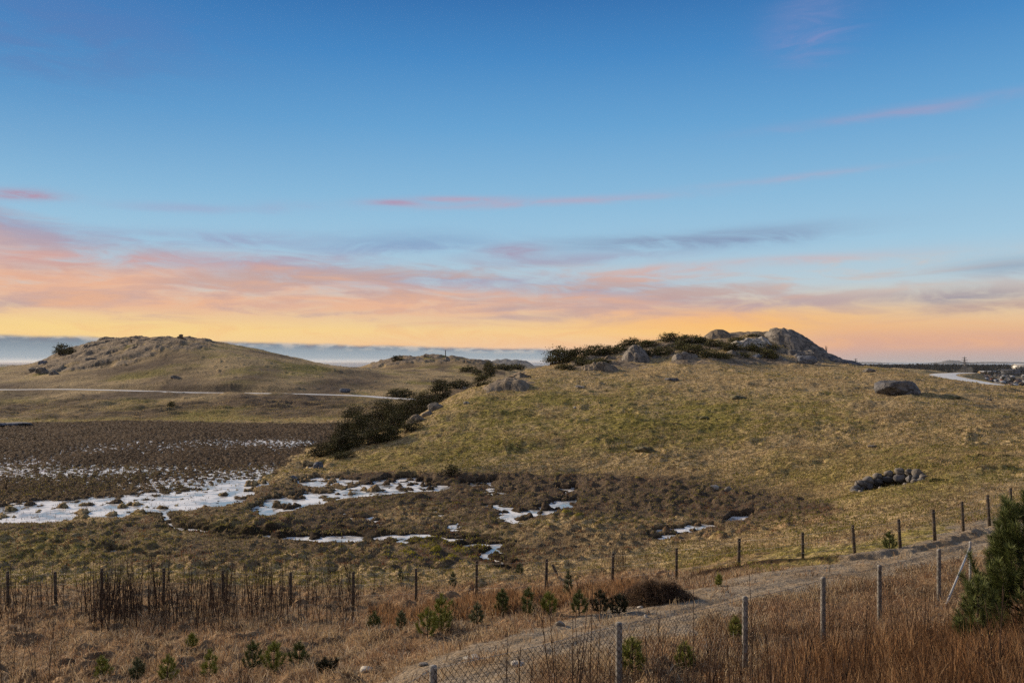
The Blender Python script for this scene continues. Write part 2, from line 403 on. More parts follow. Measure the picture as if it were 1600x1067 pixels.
# thinner pink and grey strands lower down, all the way across
low = el.step(PE(400), PE(440))*el.step(PE(525), PE(490))*(n3*.6+n2*.5).step(.50, .68)
sky = mix(nt, low*az.step(26, 12, .45, 1.)*.75, sky, mix(nt, n1.step(.42, .62), srgb(196,164,156), srgb(242,180,132)))
lowy = el.step(PE(500), PE(520))*n2.step(.45, .65)*el.step(.6, 1.2)
sky = mix(nt, lowy*.35, sky, srgb(244,182,126))
# mauve and grey smudges, pink streaks: (px, py, half width, half height, strength, colour)
SM = [(1050,375,9,.55,.8,(132,148,180)),(1180,372,4.5,.5,.7,(130,148,182)),(880,405,8,.45,.6,(160,150,178)),(800,392,2.2,.5,.8,(170,140,165)),(640,378,6,.7,.7,(130,158,196)),(560,392,6,.4,.5,(140,150,190)),
      (1500,462,5,.55,.85,(150,150,164)),(1585,415,3.5,.5,.6,(138,160,184)),(1560,478,6,.35,.7,(178,150,150)),(1160,412,8,.3,.6,(218,170,165)),(1300,470,9,.4,.6,(182,160,165)),(1050,425,7,.5,.6,(215,170,160)),
      (690,313,3.9,.24,.8,(206,146,162)),(850,317,8.5,.28,.6,(196,160,180)),(620,316,1.6,.2,.7,(180,140,170)),(1240,277,6,.22,.5,(176,172,198)),(1400,177,6.5,.32,.7,(158,158,196)),(1258,48,2.4,1.5,.42,(150,146,196)),(1285,22,2.6,1.3,.3,(140,148,198)),
      (35,303,1.9,.32,.9,(190,130,150)),(290,325,4,.3,.45,(160,165,200)),(450,325,2,.4,.4,(160,165,200)),(60,55,8,2.2,.35,(96,122,178)),(130,30,8,2,.25,(96,122,178)),(110,402,13,.6,.6,(218,160,150)),(60,430,10,.6,.6,(240,178,140)),(330,372,7,.5,.6,(150,150,186))]
for px, py, wx, wy, st, c in SM:
    wob = (n2-.5)*1.5*wy + (n3-.5)*1.5*wy
    a = (az-PA(px))/wx; e = (el-PE(py, px)+wob-(az-PA(px))*(.035 if py < 340 and py > 250 else .03))/wy
    g = ((a*a+e*e)*-1.0)._m('EXPONENT')*(n2.step(.30, .62)*.75+.25)
    sky = mix(nt, g*st, sky, srgb(*c))
# grey-blue bank of cloud lying on the horizon, from the left to the middle, with lit crests
bt = PE(529) - (az+33)*.0218
crest = noise(nt, combine(nt, az*.30, 0, 9.0), 1.0, 4, .55)
cr2 = noise(nt, combine(nt, az*.8, el*2.6, 4.0), 1.0, 5, .55)
be = bt + (crest-.5)*.42 + (cr2-.5)*.20
bank = (be-el).step(-.12, .16)*az.step(5.0, 3.0)
lit = (be-el).step(.55, .05)*cr2.step(.44, .62)
bcol = mix(nt, el.step(.15, 1.6), srgb(156,170,180), srgb(120,136,150))
bcol = mix(nt, el.step(.30, .02), bcol, srgb(186,192,198))
bcol = mix(nt, (be-el).step(.30, -.05)*cr2.step(.56, .44)*.7, bcol, srgb(136,134,144))
bcol = mix(nt, lit*.6, bcol, srgb(222,204,186))
bcol = mix(nt, (be-el).step(.5, .1)*cr2.step(.5, .36)*.6, bcol, srgb(128,128,140))
sky = mix(nt, bank, sky, bcol)
# below the horizon: dull ground tone
sky = mix(nt, el.step(-.3, -3), sky, srgb(90,84,72))
# dome of light from a clear low-sun sky, toned as fill light from the unseen part overhead and behind
nish = nt.nodes.new('ShaderNodeTexSky'); nish.sky_type = 'NISHITA'; nish.sun_disc = False
nish.sun_elevation = SUN_EL; nish.sun_rotation = SUN_AZ; nish.altitude = 30
nb = mix(nt, 1.0, S(nt, nish.outputs[0]), (.19, .185, .175), 'MULTIPLY')
over = el.step(26, 48)
sky = mix(nt, over*.45, sky, nb)
# unseen quarter opposite the sunset: rose and lilac belt added as less blue fill light
back = ((y*-1.0).step(-.35, .35))*el.step(60, 20)*el.step(-1, 2)
sky = mix(nt, back*.85, sky, mix(nt, n1.step(.4, .6), (.34,.32,.35), (.52,.44,.41)))
fill_veil = el.step(27, 45)*n1.step(.38, .62)  # unseen grey veil overhead, added to neutralise the fill light
sky = mix(nt, fill_veil*.45, sky, (.40,.39,.40))
gray = S(nt, nt.nodes.new('ShaderNodeRGBToBW').outputs[0]); nt.links.new(sky.k, gray.k.node.inputs[0])
sky = mix(nt, .06, sky, gray)
sky10 = mix(nt, 1.0, sky, (8.7, 8.7, 8.7), 'MULTIPLY')
bg = nt.nodes.new('ShaderNodeBackground'); bg.inputs[1].default_value = .1
out = nt.nodes.new('ShaderNodeOutputWorld')
nt.links.new(sky10.k, bg.inputs[0]); nt.links.new(bg.outputs[0], out.inputs[0])

sl = bpy.data.lights.new('sun', 'SUN'); sl.energy = 5.0; sl.angle = math.radians(9); sl.color = (1.0, .78, .53)
so = bpy.data.objects.new('sun', sl); C.objects.link(so)
sd = Vector((math.sin(SUN_AZ)*math.cos(SUN_EL), math.cos(SUN_AZ)*math.cos(SUN_EL), math.sin(SUN_EL)))
so.rotation_euler = sd.to_track_quat('Z', 'Y').to_euler()
scene.view_settings.view_transform = 'Standard'; scene.view_settings.look = 'None'
scene.view_settings.exposure = .2; scene.view_settings.gamma = 1
scene.cycles.use_denoising = False
scene.cycles.max_bounces = 6; scene.cycles.transparent_max_bounces = 6
scene.cycles.sample_clamp_indirect = 2; scene.cycles.sample_clamp_direct = 6

# ------------------------------------------------------------------ mesh helpers
def mesh_np(name, verts, faces_flat, counts, mat=None, smooth=False, attrs=None, parent=None):
    """one mesh object out of numpy arrays"""
    me = bpy.data.meshes.new(name)
    verts = np.asarray(verts, np.float32); me.vertices.add(len(verts)); me.vertices.foreach_set('co', verts.ravel())
    faces_flat = np.asarray(faces_flat, np.int32).ravel(); me.loops.add(len(faces_flat)); me.loops.foreach_set('vertex_index', faces_flat)
    counts = np.asarray(counts, np.int32); me.polygons.add(len(counts))
    starts = np.concatenate([[0], np.cumsum(counts)[:-1]]).astype(np.int32)
    me.polygons.foreach_set('loop_start', starts); me.polygons.foreach_set('loop_total', counts)
    if smooth: me.polygons.foreach_set('use_smooth', np.ones(len(counts), bool))
    me.update(calc_edges=True)
    for k, v in (attrs or {}).items():
        a = me.attributes.new(k, 'FLOAT_COLOR', 'POINT')
        a.data.foreach_set('color', np.asarray(v, np.float32).ravel())
    if mat: me.materials.append(mat)
    o = bpy.data.objects.new(name, me); C.objects.link(o)
    if parent: o.parent = parent
    return o

def tag(o, label=None, cat=None, group=None, kind=None):
    if label: o['label'] = label
    if cat: o['category'] = cat
    if group: o['group'] = group
    if kind: o['kind'] = kind
    return o

def empty(name, loc, label, cat, group=None, rz=0, sc=1):
    o = bpy.data.objects.new(name, None); C.objects.link(o); o.location = loc; o.rotation_euler = (0, 0, rz)
    o.scale = (sc,)*3 if not hasattr(sc, '__len__') else sc
    o.empty_display_size = .2
    return tag(o, label, cat, group)

def new_mat(name, rough=.85, spec=.3):
    m = bpy.data.materials.new(name); m.use_nodes = True
    nt = m.node_tree; b = nt.nodes['Principled BSDF']
    b.inputs['Roughness'].default_value = rough; b.inputs['Specular IOR Level'].default_value = spec
    return m, nt, b

def objco(nt, gen='Object'):
    t = nt.nodes.new('ShaderNodeTexCoord'); return S(nt, t.outputs[gen])

def geo_pos(nt):
    t = nt.nodes.new('ShaderNodeNewGeometry'); return S(nt, t.outputs['Position'])

def attr(nt, name):
    a = nt.nodes.new('ShaderNodeAttribute'); a.attribute_name = name
    s = nt.nodes.new('ShaderNodeSeparateColor'); nt.links.new(a.outputs['Color'], s.inputs[0])
    return S(nt, a.outputs['Color']), [S(nt, o) for o in s.outputs]+[S(nt, a.outputs['Alpha'])]

def bump(nt, b, h, strength=.5, dist=.05):
    n = nt.nodes.new('ShaderNodeBump'); n.inputs['Strength'].default_value = strength; n.inputs['Distance'].default_value = dist
    nt.links.new(h.k, n.inputs['Height']); nt.links.new(n.outputs[0], b.inputs['Normal'])

# ------------------------------------------------------------------ ground material
gm, nt, b = new_mat('ground_cover', .95, .08)
P_ = geo_pos(nt)
_, (aDry, aMarsh, aGravel, aRock) = attr(nt, 'cover')
_, (aWet, aMoss, aRand, aLush) = attr(nt, 'tint')
na = noise(nt, P_, .9, 6, .62); nb_ = noise(nt, P_, 3.2, 5, .65); nc = noise(nt, P_, 11, 4, .7); nd = noise(nt, P_, .16, 4, .55)
straw = mix(nt, nb_.step(.34, .66), (.20,.14,.07), (.52,.40,.215))
straw = mix(nt, nc.step(.42, .70)*.6, straw, (.50,.38,.22))
green = mix(nt, nb_.step(.35, .65), (.085,.083,.018), (.31,.27,.06))
g_amt = (aLush + (na-.5)*1.1 + (nd-.5)*.8).step(.28, .72)
col = mix(nt, g_amt*.85, straw, green)
col = mix(nt, (nc*.5+nb_*.5).step(.50, .38)*.85, col, (.045,.033,.018))
russet = mix(nt, nb_.step(.3, .7), (.11,.065,.038), (.38,.26,.15))
col = mix(nt, (aDry+(na-.5)*.9).step(.25, .8), col, russet)
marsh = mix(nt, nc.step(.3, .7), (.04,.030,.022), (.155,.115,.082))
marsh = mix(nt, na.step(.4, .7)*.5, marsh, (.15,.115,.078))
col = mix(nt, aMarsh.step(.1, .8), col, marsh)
moss = mix(nt, nc.step(.35, .65), (.13,.115,.015), (.30,.25,.04))
col = mix(nt, (aMoss+(nb_-.5)*.8).step(.35, .75), col, moss)
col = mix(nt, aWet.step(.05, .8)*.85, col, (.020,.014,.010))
gravel = mix(nt, noise(nt, P_, 26, 4, .7).step(.38, .62), (.14,.115,.085), (.37,.315,.245))
gravel = mix(nt, noise(nt, P_, 1.3, 4, .6).step(.42, .60)*.75, gravel, (.24,.18,.115))
col = mix(nt, (aGravel+(nb_-.5)*.9+(na-.5)*1.0).step(.30, .80)*.95, col, gravel)
rv = nt.nodes.new('ShaderNodeTexVoronoi'); rv.feature = 'DISTANCE_TO_EDGE'; rv.inputs['Scale'].default_value = .5
nt.links.new(P_.k, rv.inputs['Vector'])
rocky = mix(nt, noise(nt, P_, 1.5, 6, .7).step(.35, .65), (.085,.07,.055), (.31,.25,.18))
col = mix(nt, (aRock+(na-.5)*.9).step(.35, .6), col, rocky)
nt.links.new(col.k, b.inputs['Base Color'])
bump(nt, b, na*1.0+nb_*.5+nc*.22, .9, .30)

# ------------------------------------------------------------------ ground mesh
def ground_mesh():
    v = [math.log(4.0)]
    while v[-1] < math.log(760):
        D = math.exp(v[-1])
        st = .0050 if D < 16 else .0036 if D < 70 else .0050 if D < 150 else .006 if D < 360 else .02
        v.append(v[-1]+st)
    Dv = np.exp(np.array(v)); NU = 1180
    uv = np.concatenate([np.linspace(-.95, -.69, 70, endpoint=False), np.linspace(-.69, .69, NU), np.linspace(.69, .95, 71)[1:]])
    NU = len(uv); NV = len(Dv)
    X = (uv[None]*Dv[:, None]).ravel(); Y = np.repeat(Dv, NU)
    z, m = H(X, Y, True)
    i = (np.arange(NV-1)[:, None]*NU+np.arange(NU-1)[None]).ravel()
    f = np.stack([i, i+1, i+NU+1, i+NU], -1)
    px, py = m['px'], m['py']
    near = sstep(38, 26, Y)
    hb = m['hb']
    slopegreen = poly_mask(px, py, [(640,690),(720,625),(900,600),(1150,620),(1330,620),(1330,660),(1150,690),(900,705),(700,735),(560,740),(520,720)], 60)*(Y > 45)*(Y < 125)
    lush = .28 + .32*slopegreen + .25*m['bog']*poly_mask(px, py, [(-300,805),(200,800),(420,820),(420,850),(300,880),(-300,885)], 30)
    lush += .30*poly_mask(px, py, [(-200,625),(300,625),(560,640),(520,658),(100,662),(-200,664)], 20)*(Y > 115)*(Y < 175)
    lush += .35*poly_mask(px, py, [(1040,868),(1200,855),(1340,850),(1440,822),(1500,800),(1490,845),(1380,870),(1200,892),(1040,895)], 16)*(Y > 22)*(Y < 40)
    lush += .30*poly_mask(px, py, [(1180,700),(1600,700),(1600,750),(1430,800),(1250,780)], 40)*(Y > 35)*(Y < 60)
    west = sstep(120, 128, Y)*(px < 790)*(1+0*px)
    dry = .85*near*(1-sstep(1150, 1300, px)*sstep(22, 27, Y)) + .55*m['bog']*(m['rid'] > .62)*0.8
    dry += .38*poly_mask(px, py, [(1000,740),(1300,690),(1600,740),(1600,830),(1300,850),(1050,860)], 60)*(Y > 28)*(Y < 60)
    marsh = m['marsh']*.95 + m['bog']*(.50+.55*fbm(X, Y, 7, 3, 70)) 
    marsh = np.where(m['tus'] > .2, marsh*.7, marsh)
    marsh += west*np.clip(.38+.6*fbm(X, Y*.7, 16, 4, 74)+.20*sstep(200, 150, Y), 0, .8)  # heath mottles; their dark tone also paints in the left hill's shade
    lush = lush + west*.9*fbm(X, Y, 22, 3, 75)
    marsh += .55*poly_mask(px, py, [(560,740),(900,730),(1180,745),(1330,775),(1200,800),(900,810),(600,790)], 40)*(Y > 36)*(Y < 70)
    moss = m['bog']*sstep(.16, .34, m['tus'])*(m['rid'] > .48)*(.55+.5*fbm(X, Y, 5, 2, 72)) 
    moss += .8*m['bog']*sstep(.1, .3, m['tus'])*poly_mask(px, py, [(610,850),(720,848),(780,860),(770,885),(600,885)], 20)
    wet = np.clip(m['bog']*sstep(.13, .03, m['tus'])*sstep(-.45, .25, fbm(X, Y, 9, 3, 76))*.34 + m['peat']*.9 + m['stream'] + sstep(WATER_Z+.09, WATER_Z-.02, z)*(Y < 125)*(Y > 30)*(hb < -8.6), 0, 1)
    wet = np.maximum(wet, np.maximum(m['pit']*.75, m['bank']*.8))  # pit darkened in colour to read as a shaded hollow; bank simply dark
    dark = .0
    gravel = np.clip(m['track']*1.0 + m['trail']*.45 + m['trackwide']*.15, 0, 1)
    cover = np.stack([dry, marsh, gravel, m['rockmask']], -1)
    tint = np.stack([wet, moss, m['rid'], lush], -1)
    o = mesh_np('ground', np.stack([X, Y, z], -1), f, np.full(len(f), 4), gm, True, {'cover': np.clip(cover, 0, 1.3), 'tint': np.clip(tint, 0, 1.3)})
    return tag(o, kind='structure')
ground_mesh()

# coastal plain far below, out to the sea
def sheet(name, xs, ys, zf, mat):
    X, Y = np.meshgrid(xs, ys); Z = zf(X, Y)
    n, k = X.shape
    i = (np.arange(n-1)[:, None]*k+np.arange(k-1)[None]).ravel()
    f = np.stack([i, i+1, i+k+1, i+k], -1)
    return mesh_np(name, np.stack([X, Y, Z], -1).reshape(-1, 3), f, np.full(len(f), 4), mat, True)
pm, nt, b = new_mat('plain_fields', .95, .1)
P_ = geo_pos(nt)
n1_ = noise(nt, P_, .006, 4, .6); n2_ = noise(nt, P_, .03, 3, .6)
c_ = mix(nt, n1_.step(.42, .58), (.035,.038,.028), (.16,.125,.075)); c_ = mix(nt, n2_.step(.5, .62)*.6, c_, (.02,.026,.022))
nt.links.new(c_.k, b.inputs['Base Color'])
coast = lambda X: 6200 + 900*np.sin(X/1500.)+500*np.sin(X/430.+1)
def plain_z(X, Y):
    return -33.3 + 11.5*sstep(1650, 2500, Y)*sstep(5200, 3600, Y)*sstep(600, 1000, X) + (-9)*sstep(-200, 300, Y-coast(X)) + fbm(X, Y, 600, 3, 80)*1.5*(Y > 1500)
tag(sheet('coastal_plain', np.linspace(-7000, 7000, 160), 700+(np.linspace(0, 1, 140)**1.6)*7400, plain_z, pm), kind='structure')
sm, nt, b = new_mat('sea_water', .22, .5)
b.inputs['Base Color'].default_value = (.06,.09,.12,1)
wv = noise(nt, geo_pos(nt), .02, 4, .6); bump(nt, b, wv, .25, 6)
tag(sheet('sea', np.linspace(-42000, 42000, 30), np.linspace(4500, 50000, 30), lambda X, Y: X*0-36.5, sm), kind='structure')

# water and thin ice of the bog
wm, nt, b = new_mat('thin_ice_on_water', .10, .5)
P_ = geo_pos(nt)
ic = noise(nt, P_, .8, 5, .65)
ic2 = noise(nt, combine(nt, 0, 0, 0), 1) if False else noise(nt, P_, .35, 6, .7)
icc = mix(nt, (ic*.5+ic2*.5).step(.40, .56), (.22,.22,.22), (.96,.94,.90))
nt.links.new(icc.k, b.inputs['Base Color']); b.inputs['IOR'].default_value = 1.7
nt.links.new((ic*.5+ic2*.5).step(.38, .52, .04, .30).k, b.inputs['Roughness'])
bump(nt, b, noise(nt, P_, 3, 3, .5), .10, .02)
tag(sheet('bog_water', np.linspace(-85, 40, 26), np.linspace(34, 120, 20), lambda X, Y: X*0+WATER_Z, wm), kind='structure')

# roads
rm, nt, b = new_mat('pale_gravel_road', .7, .3)
P_ = geo_pos(nt)
rc = mix(nt, noise(nt, P_, 3, 4, .6).step(.35, .65), (.46,.48,.50), (.62,.64,.66)); nt.links.new(rc.k, b.inputs['Base Color'])
def ribbon(name, pts, w, mat, lift=.03):
    P = np.array(pts); T = np.gradient(P[:, :2], axis=0); T /= np.linalg.norm(T, axis=1)[:, None]; Nn = np.stack([-T[:, 1], T[:, 0]], -1)
    K = 7; V = []
    for k in range(K):
        t = (k/(K-1)-.5)*w
        V.append(np.concatenate([P[:, :2]+Nn*t, (P[:, 2]+lift-(abs(k-(K-1)/2)/(K-1)*2)**4*.06)[:, None]], 1))
    V = np.array(V).transpose(1, 0, 2).reshape(-1, 3); n = len(P)
    i = (np.arange(n-1)[:, None]*K+np.arange(K-1)[None]).ravel()
    f = np.stack([i, i+1, i+K+1, i+K], -1)
    return mesh_np(name, V, f, np.full(len(f), 4), mat, True)
tag(ribbon('gravel_road', ROAD_FAR, 3.2, rm), kind='structure')
tag(ribbon('gravel_road', ROAD_HILL, 5.6, rm), kind='structure')
# ------------------------------------------------------------------ mesh builder
class MB:
    def __init__(s): s.v = []; s.f = []; s.n = 0
    def add(s, V, Fc):
        s.v.append(np.asarray(V, float)); s.f += [tuple(int(i)+s.n for i in f) for f in Fc]; s.n += len(V)
    def tube(s, pts, r0, r1=None, n=5):
        pts = [Vector(p) for p in pts]; r1 = r0 if r1 is None else r1; V = []; Fc = []; K = len(pts)
        for i, p in enumerate(pts):
            t = (pts[min(i+1, K-1)]-pts[max(i-1, 0)]).normalized()
            a = t.cross(Vector((.3,.9,.1))).normalized(); b_ = t.cross(a); r = r0+(r1-r0)*i/(K-1)
            for k in range(n):
                an = 2*math.pi*k/n; V.append(p+a*(math.cos(an)*r)+b_*(math.sin(an)*r))
        for i in range(K-1):
            for k in range(n): Fc.append((i*n+k, i*n+(k+1) % n, (i+1)*n+(k+1) % n, (i+1)*n+k))
        Fc.append(tuple(range(n-1, -1, -1))); Fc.append(tuple(range((K-1)*n, K*n)))
        s.add([tuple(v) for v in V], Fc)
    def box(s, c, d, rz=0):
        cx, cy, cz = c; V = []
        for i in (-1, 1):
            for j in (-1, 1):
                for k in (-1, 1):
                    x_, y_ = i*d[0]/2, j*d[1]/2
                    V.append((cx+x_*math.cos(rz)-y_*math.sin(rz), cy+x_*math.sin(rz)+y_*math.cos(rz), cz+k*d[2]/2))
        s.add(V, [(0,1,3,2),(4,6,7,5),(0,4,5,1),(2,3,7,6),(0,2,6,4),(1,5,7,3)])
    def build(s, name, mat, parent=None, smooth=False):
        V = np.concatenate(s.v); cnt = [len(f) for f in s.f]; flat = [i for f in s.f for i in f]
        return mesh_np(name, V, flat, cnt, mat, smooth, None, parent)

def simple_mat(name, c1, c2, scale=6, rough=.85, spec=.25, bumpd=0, obj=True):
    m, nt, b = new_mat(name, rough, spec)
    v = objco(nt) if obj else geo_pos(nt)
    nn = noise(nt, v, scale, 5, .65)
    nt.links.new(mix(nt, nn.step(.34, .66), c1, c2).k, b.inputs['Base Color'])
    if bumpd: bump(nt, b, nn, .7, bumpd)
    return m

def copy_thing(o, loc=None, rz=None, sc=None):
    c = o.copy(); C.objects.link(c)
    for ch in o.children:
        d = ch.copy(); C.objects.link(d); d.parent = c
    if loc is not None: c.location = loc
    if rz is not None: c.rotation_euler = (0, 0, rz)
    if sc is not None: c.scale = sc
    return c

# ------------------------------------------------------------------ grass blades
bm_, nt, b = new_mat('dry_blades', .8, .15)
cA, _x = attr(nt, 'blade'); nt.links.new(cA.k, b.inputs['Base Color'])
tr = nt.nodes.new('ShaderNodeBsdfTranslucent'); nt.links.new(cA.k, tr.inputs[0])
mx = nt.nodes.new('ShaderNodeMixShader'); mx.inputs[0].default_value = .30
nt.links.new(b.outputs[0], mx.inputs[1]); nt.links.new(tr.outputs[0], mx.inputs[2])
nt.links.new(mx.outputs[0], nt.nodes['Material Output'].inputs[0])

def blades(name, X, Y, Z, h, w, lean, col, label=None, parent=None, dirn=None):
    N = len(X); th = rng.random(N)*2*np.pi; fa = rng.random(N)*np.pi
    lx, ly = np.cos(th), np.sin(th)
    if dirn is not None: lx = lx*.6+dirn[0]; ly = ly*.6+dirn[1]
    wx, wy = np.cos(fa)*w/2, np.sin(fa)*w*.35
    B = np.stack([X, Y, Z], -1); wv = np.stack([wx, wy, 0*wx], -1)
    mid = B + np.stack([lx*h*lean*.35, ly*h*lean*.35, h*(.62-.15*lean)], -1)
    tip = B + np.stack([lx*h*lean, ly*h*lean, h*(1.0-.45*lean)], -1)
    V = np.stack([B-wv, B+wv, mid-wv*.75, mid+wv*.75, tip], 1).reshape(-1, 3)
    k = np.arange(N)*5
    fl = np.stack([k, k+1, k+3, k+2, k+2, k+3, k+4], -1)
    cnt = np.tile([4, 3], N)
    c4 = np.concatenate([np.repeat(col, 5, 0), np.ones((N*5, 1))], 1)
    return tag(mesh_np(name, V, fl, cnt, bm_, False, {'blade': c4}, parent), label, kind='stuff' if parent is None else None)

def scatter(N, d0, d1, u0=-.70, u1=.70, pw=0):
    u = rng.uniform(u0, u1, N); t = rng.random(N)
    D = np.exp(math.log(d0)+(math.log(d1)-math.log(d0))*t) if pw == 0 else 1/(1/d0+(1/d1-1/d0)*t)
    return u*D, D

def lerp(a, b_, t): return np.asarray(a)[None]*(1-t[:, None])+np.asarray(b_)[None]*t[:, None]

STRAW, PALE, RUST, BROWN, GREEN, MOSS = (.42,.325,.20), (.60,.51,.37), (.30,.18,.105), (.10,.065,.04), (.12,.125,.035), (.33,.29,.06)
# matted dry grass on the near ground
X, Y = scatter(330000, 6.6, 31.5); z, m = H(X, Y, True)
keep = (rng.random(len(X)) > m['track']*.95+m['trackwide']*.25-.25*m['track']*(fbm(X, Y, 1.1, 2, 89) > .12)) & (rng.random(len(X)) < .45+.9*sstep(-.25, .3, fbm(X, Y, .9, 3, 90)))
X, Y, z = X[keep], Y[keep], z[keep]; px, py = m['px'][keep], m['py'][keep]
a_ = fbm(X, Y, 1.6, 3, 91)+rng.normal(0, .35, len(X)); b__ = fbm(X, Y, 5, 2, 92)
col = lerp(RUST, STRAW, np.clip(.62+a_*.9, 0, 1)); pk = rng.random(len(X)) < .13; col[pk] = np.array(PALE)*.9
dk = rng.random(len(X)) < np.clip(.22-.5*fbm(X, Y, 1.1, 2, 93), 0, .8); col[dk] = np.array(BROWN)*1.2
rust = (px > 600)*(py < 960)*(py > 880)*(px < 1000) + (px > 1200)*(py > 940)
col = col*(1-.35*rust[:, None]) + np.array(RUST)[None]*.35*rust[:, None]*1.3
bk = m['bank'][keep] > .3; col[bk] = np.array((.11,.06,.035))
lush = poly_mask(px, py, [(1040,868),(1200,855),(1340,850),(1440,822),(1500,800),(1490,845),(1380,870),(1200,892),(1040,895)], 16)*(Y > 23)
gm_ = (rng.random(len(X)) < lush*.8); col[gm_] = lerp(GREEN, MOSS, rng.random(gm_.sum()))
h = (.10+.22*rng.random(len(X))**1.5)*(1+.8*np.clip(fbm(X, Y, 1.2, 2, 94), -.5, 1))*(1-.65*lush)
blades('dry_grass', X, Y, z-.02, h, .007+.0006*Y, .35+.75*rng.random(len(X)), col*rng.uniform(.8, 1.4, (len(X), 1)), 'matted dry brown grass on the near ground either side of the stony track')
# taller rusty grass: bottom right corner and the rise in front of the wooden fence
Xa, Ya = scatter(58000, 6.8, 14.5, .12, .72)
Xb, Yb = scatter(42000, 19.5, 26, -.18, .16)
X, Y = np.concatenate([Xa, Xb]), np.concatenate([Ya, Yb]); z, m = H(X, Y, True); px, py = m['px'], m['py']
dens = np.where(Y < 16, sstep(1030, 1130, py+(px-1200)*.28+fbm(X, Y, 1.5, 2, 95)*60)*sstep(1180, 1300, px), poly_mask(px, py, [(560,960),(640,900),(760,905),(860,895),(1000,910),(1010,950),(900,965),(760,965),(640,990)], 14)*.8)
keep = (rng.random(len(X)) < dens*(1-m['track'])*(.55+.9*sstep(-.2, .3, fbm(X, Y, .6, 2, 87)))); X, Y, z, px = X[keep], Y[keep], z[keep], px[keep]
col = lerp((.30,.155,.07), (.52,.34,.18), np.clip(rng.normal(.4, .35, len(X))+fbm(X, Y, .8, 2, 88)*.7, 0, 1)); dk = rng.random(len(X)) < .30; col[dk] = (.07,.042,.026)
col = col*rng.uniform(.55, 1.35, (len(X), 1))
h = np.where(Y < 16, .20+.46*rng.random(len(X)), .16+.30*rng.random(len(X)))*(1+.8*fbm(X, Y, .9, 2, 96))
blades('tall_rusty_grass', X, Y, z-.02, h, .006+.0005*Y, .15+.75*rng.random(len(X))**1.5, col, 'tall rust-coloured grass standing in the near right corner and before the wooden fence')
N = 900; X, Y = scatter(N*4, 7.2, 13.5, .22, .72); z, m = H(X, Y, True)
keep = rng.random(len(X)) < sstep(1020, 1100, m['py']+(m['px']-1200)*.28)*.5; X, Y, z = X[keep], Y[keep], z[keep]; N = len(X)
blades('seed_stalks', X, Y, z, .55+.5*rng.random(N), np.full(N, .010), .1+.35*rng.random(N), lerp((.05,.028,.018), (.16,.085,.04), rng.random(N)), 'dark dead stalks standing in the tall rusty grass')
# tussock grass of the bog
X, Y = scatter(330000, 31, 70); z, m = H(X, Y, True); px, py = m['px'], m['py']
ok = ((m['pool'] < .35) | (rng.random(len(X)) < .07+.55*(z > WATER_Z-.05))) & (m['stream'] < .4) & ((z > WATER_Z-.02)|(rng.random(len(X)) < .10)) & (rng.random(len(X)) < np.where(m['bog'] > .4, np.clip(.34+m['tus']*3.2, 0, 1), .6)) & (m['pit'] < .5)
X, Y, z, tus, rid, bog, px, py = (q[ok] for q in (X, Y, z, m['tus'], m['rid'], m['bog'], px, py))
t = np.clip(.5+fbm(X, Y, 2.6, 3, 97)*.9+rng.normal(0, .2, len(X)), 0, 1)
col = lerp((.19,.135,.075), (.50,.39,.22), t)
gr = rng.random(len(X)) < np.clip(.36+.9*fbm(X, Y, 6, 3, 98)+.25*(rid > .6)+.25*(px < 430)*(py > 800), 0, .88); col[gr] = lerp(GREEN, MOSS, rng.random(gr.sum()))[:]*.9
rs = (rid < .22) & (bog > .4) & (rng.random(len(X)) < .7); col[rs] = np.array((.20,.085,.04))
bg_ = rng.random(len(X)) < bog*.22; col[bg_] = np.array(BROWN)*.9
mossy = poly_mask(px, py, [(610,850),(720,848),(780,860),(770,885),(600,885)], 10)*(tus > .1)*(rng.random(len(X)) < .75) > .5; col[mossy] = (.30,.27,.03)
h = .06+.13*rng.random(len(X))
blades('bog_grass', X, Y, z-.02, h, .016+.00045*Y, .3+.7*rng.random(len(X)), col*rng.uniform(.7, 1.2, (len(X), 1)), 'brown and mossy tussock grass round the frozen pools')
# short turf of the hills
X, Y = scatter(380000, 46, 150); z, m = H(X, Y, True); px, py = m['px'], m['py']
ok = (m['bog'] < .3) & (m['marsh'] < .3) & (m['pool'] < .3) & (m['rockmask'] < .4)
X, Y, z, px, py = (q[ok] for q in (X, Y, z, px, py))
sg = poly_mask(px, py, [(640,690),(720,625),(900,600),(1150,620),(1330,620),(1330,660),(1150,690),(900,705),(700,735),(560,740),(520,720)], 60)
t = np.clip(.5+fbm(X, Y, 5, 3, 99)*.8+rng.normal(0, .22, len(X)), 0, 1)
col = lerp((.25,.18,.09), (.58,.45,.255), t)
gr = rng.random(len(X)) < np.clip(.20+.34*sg+1.0*fbm(X, Y, 7, 3, 100), 0, .9); col[gr] = lerp((.11,.11,.025), (.35,.31,.07), rng.random(gr.sum()))
h = (.05+.13*rng.random(len(X)))*(1+.8*fbm(X, Y, 2.5, 2, 101))
blades('hill_grass', X, Y, z-.02, h, .02+.0006*Y, .4+.7*rng.random(len(X)), col*rng.uniform(.75, 1.15, (len(X), 1)), 'short wind-combed turf on the middle hill', dirn=(.5, -.1))
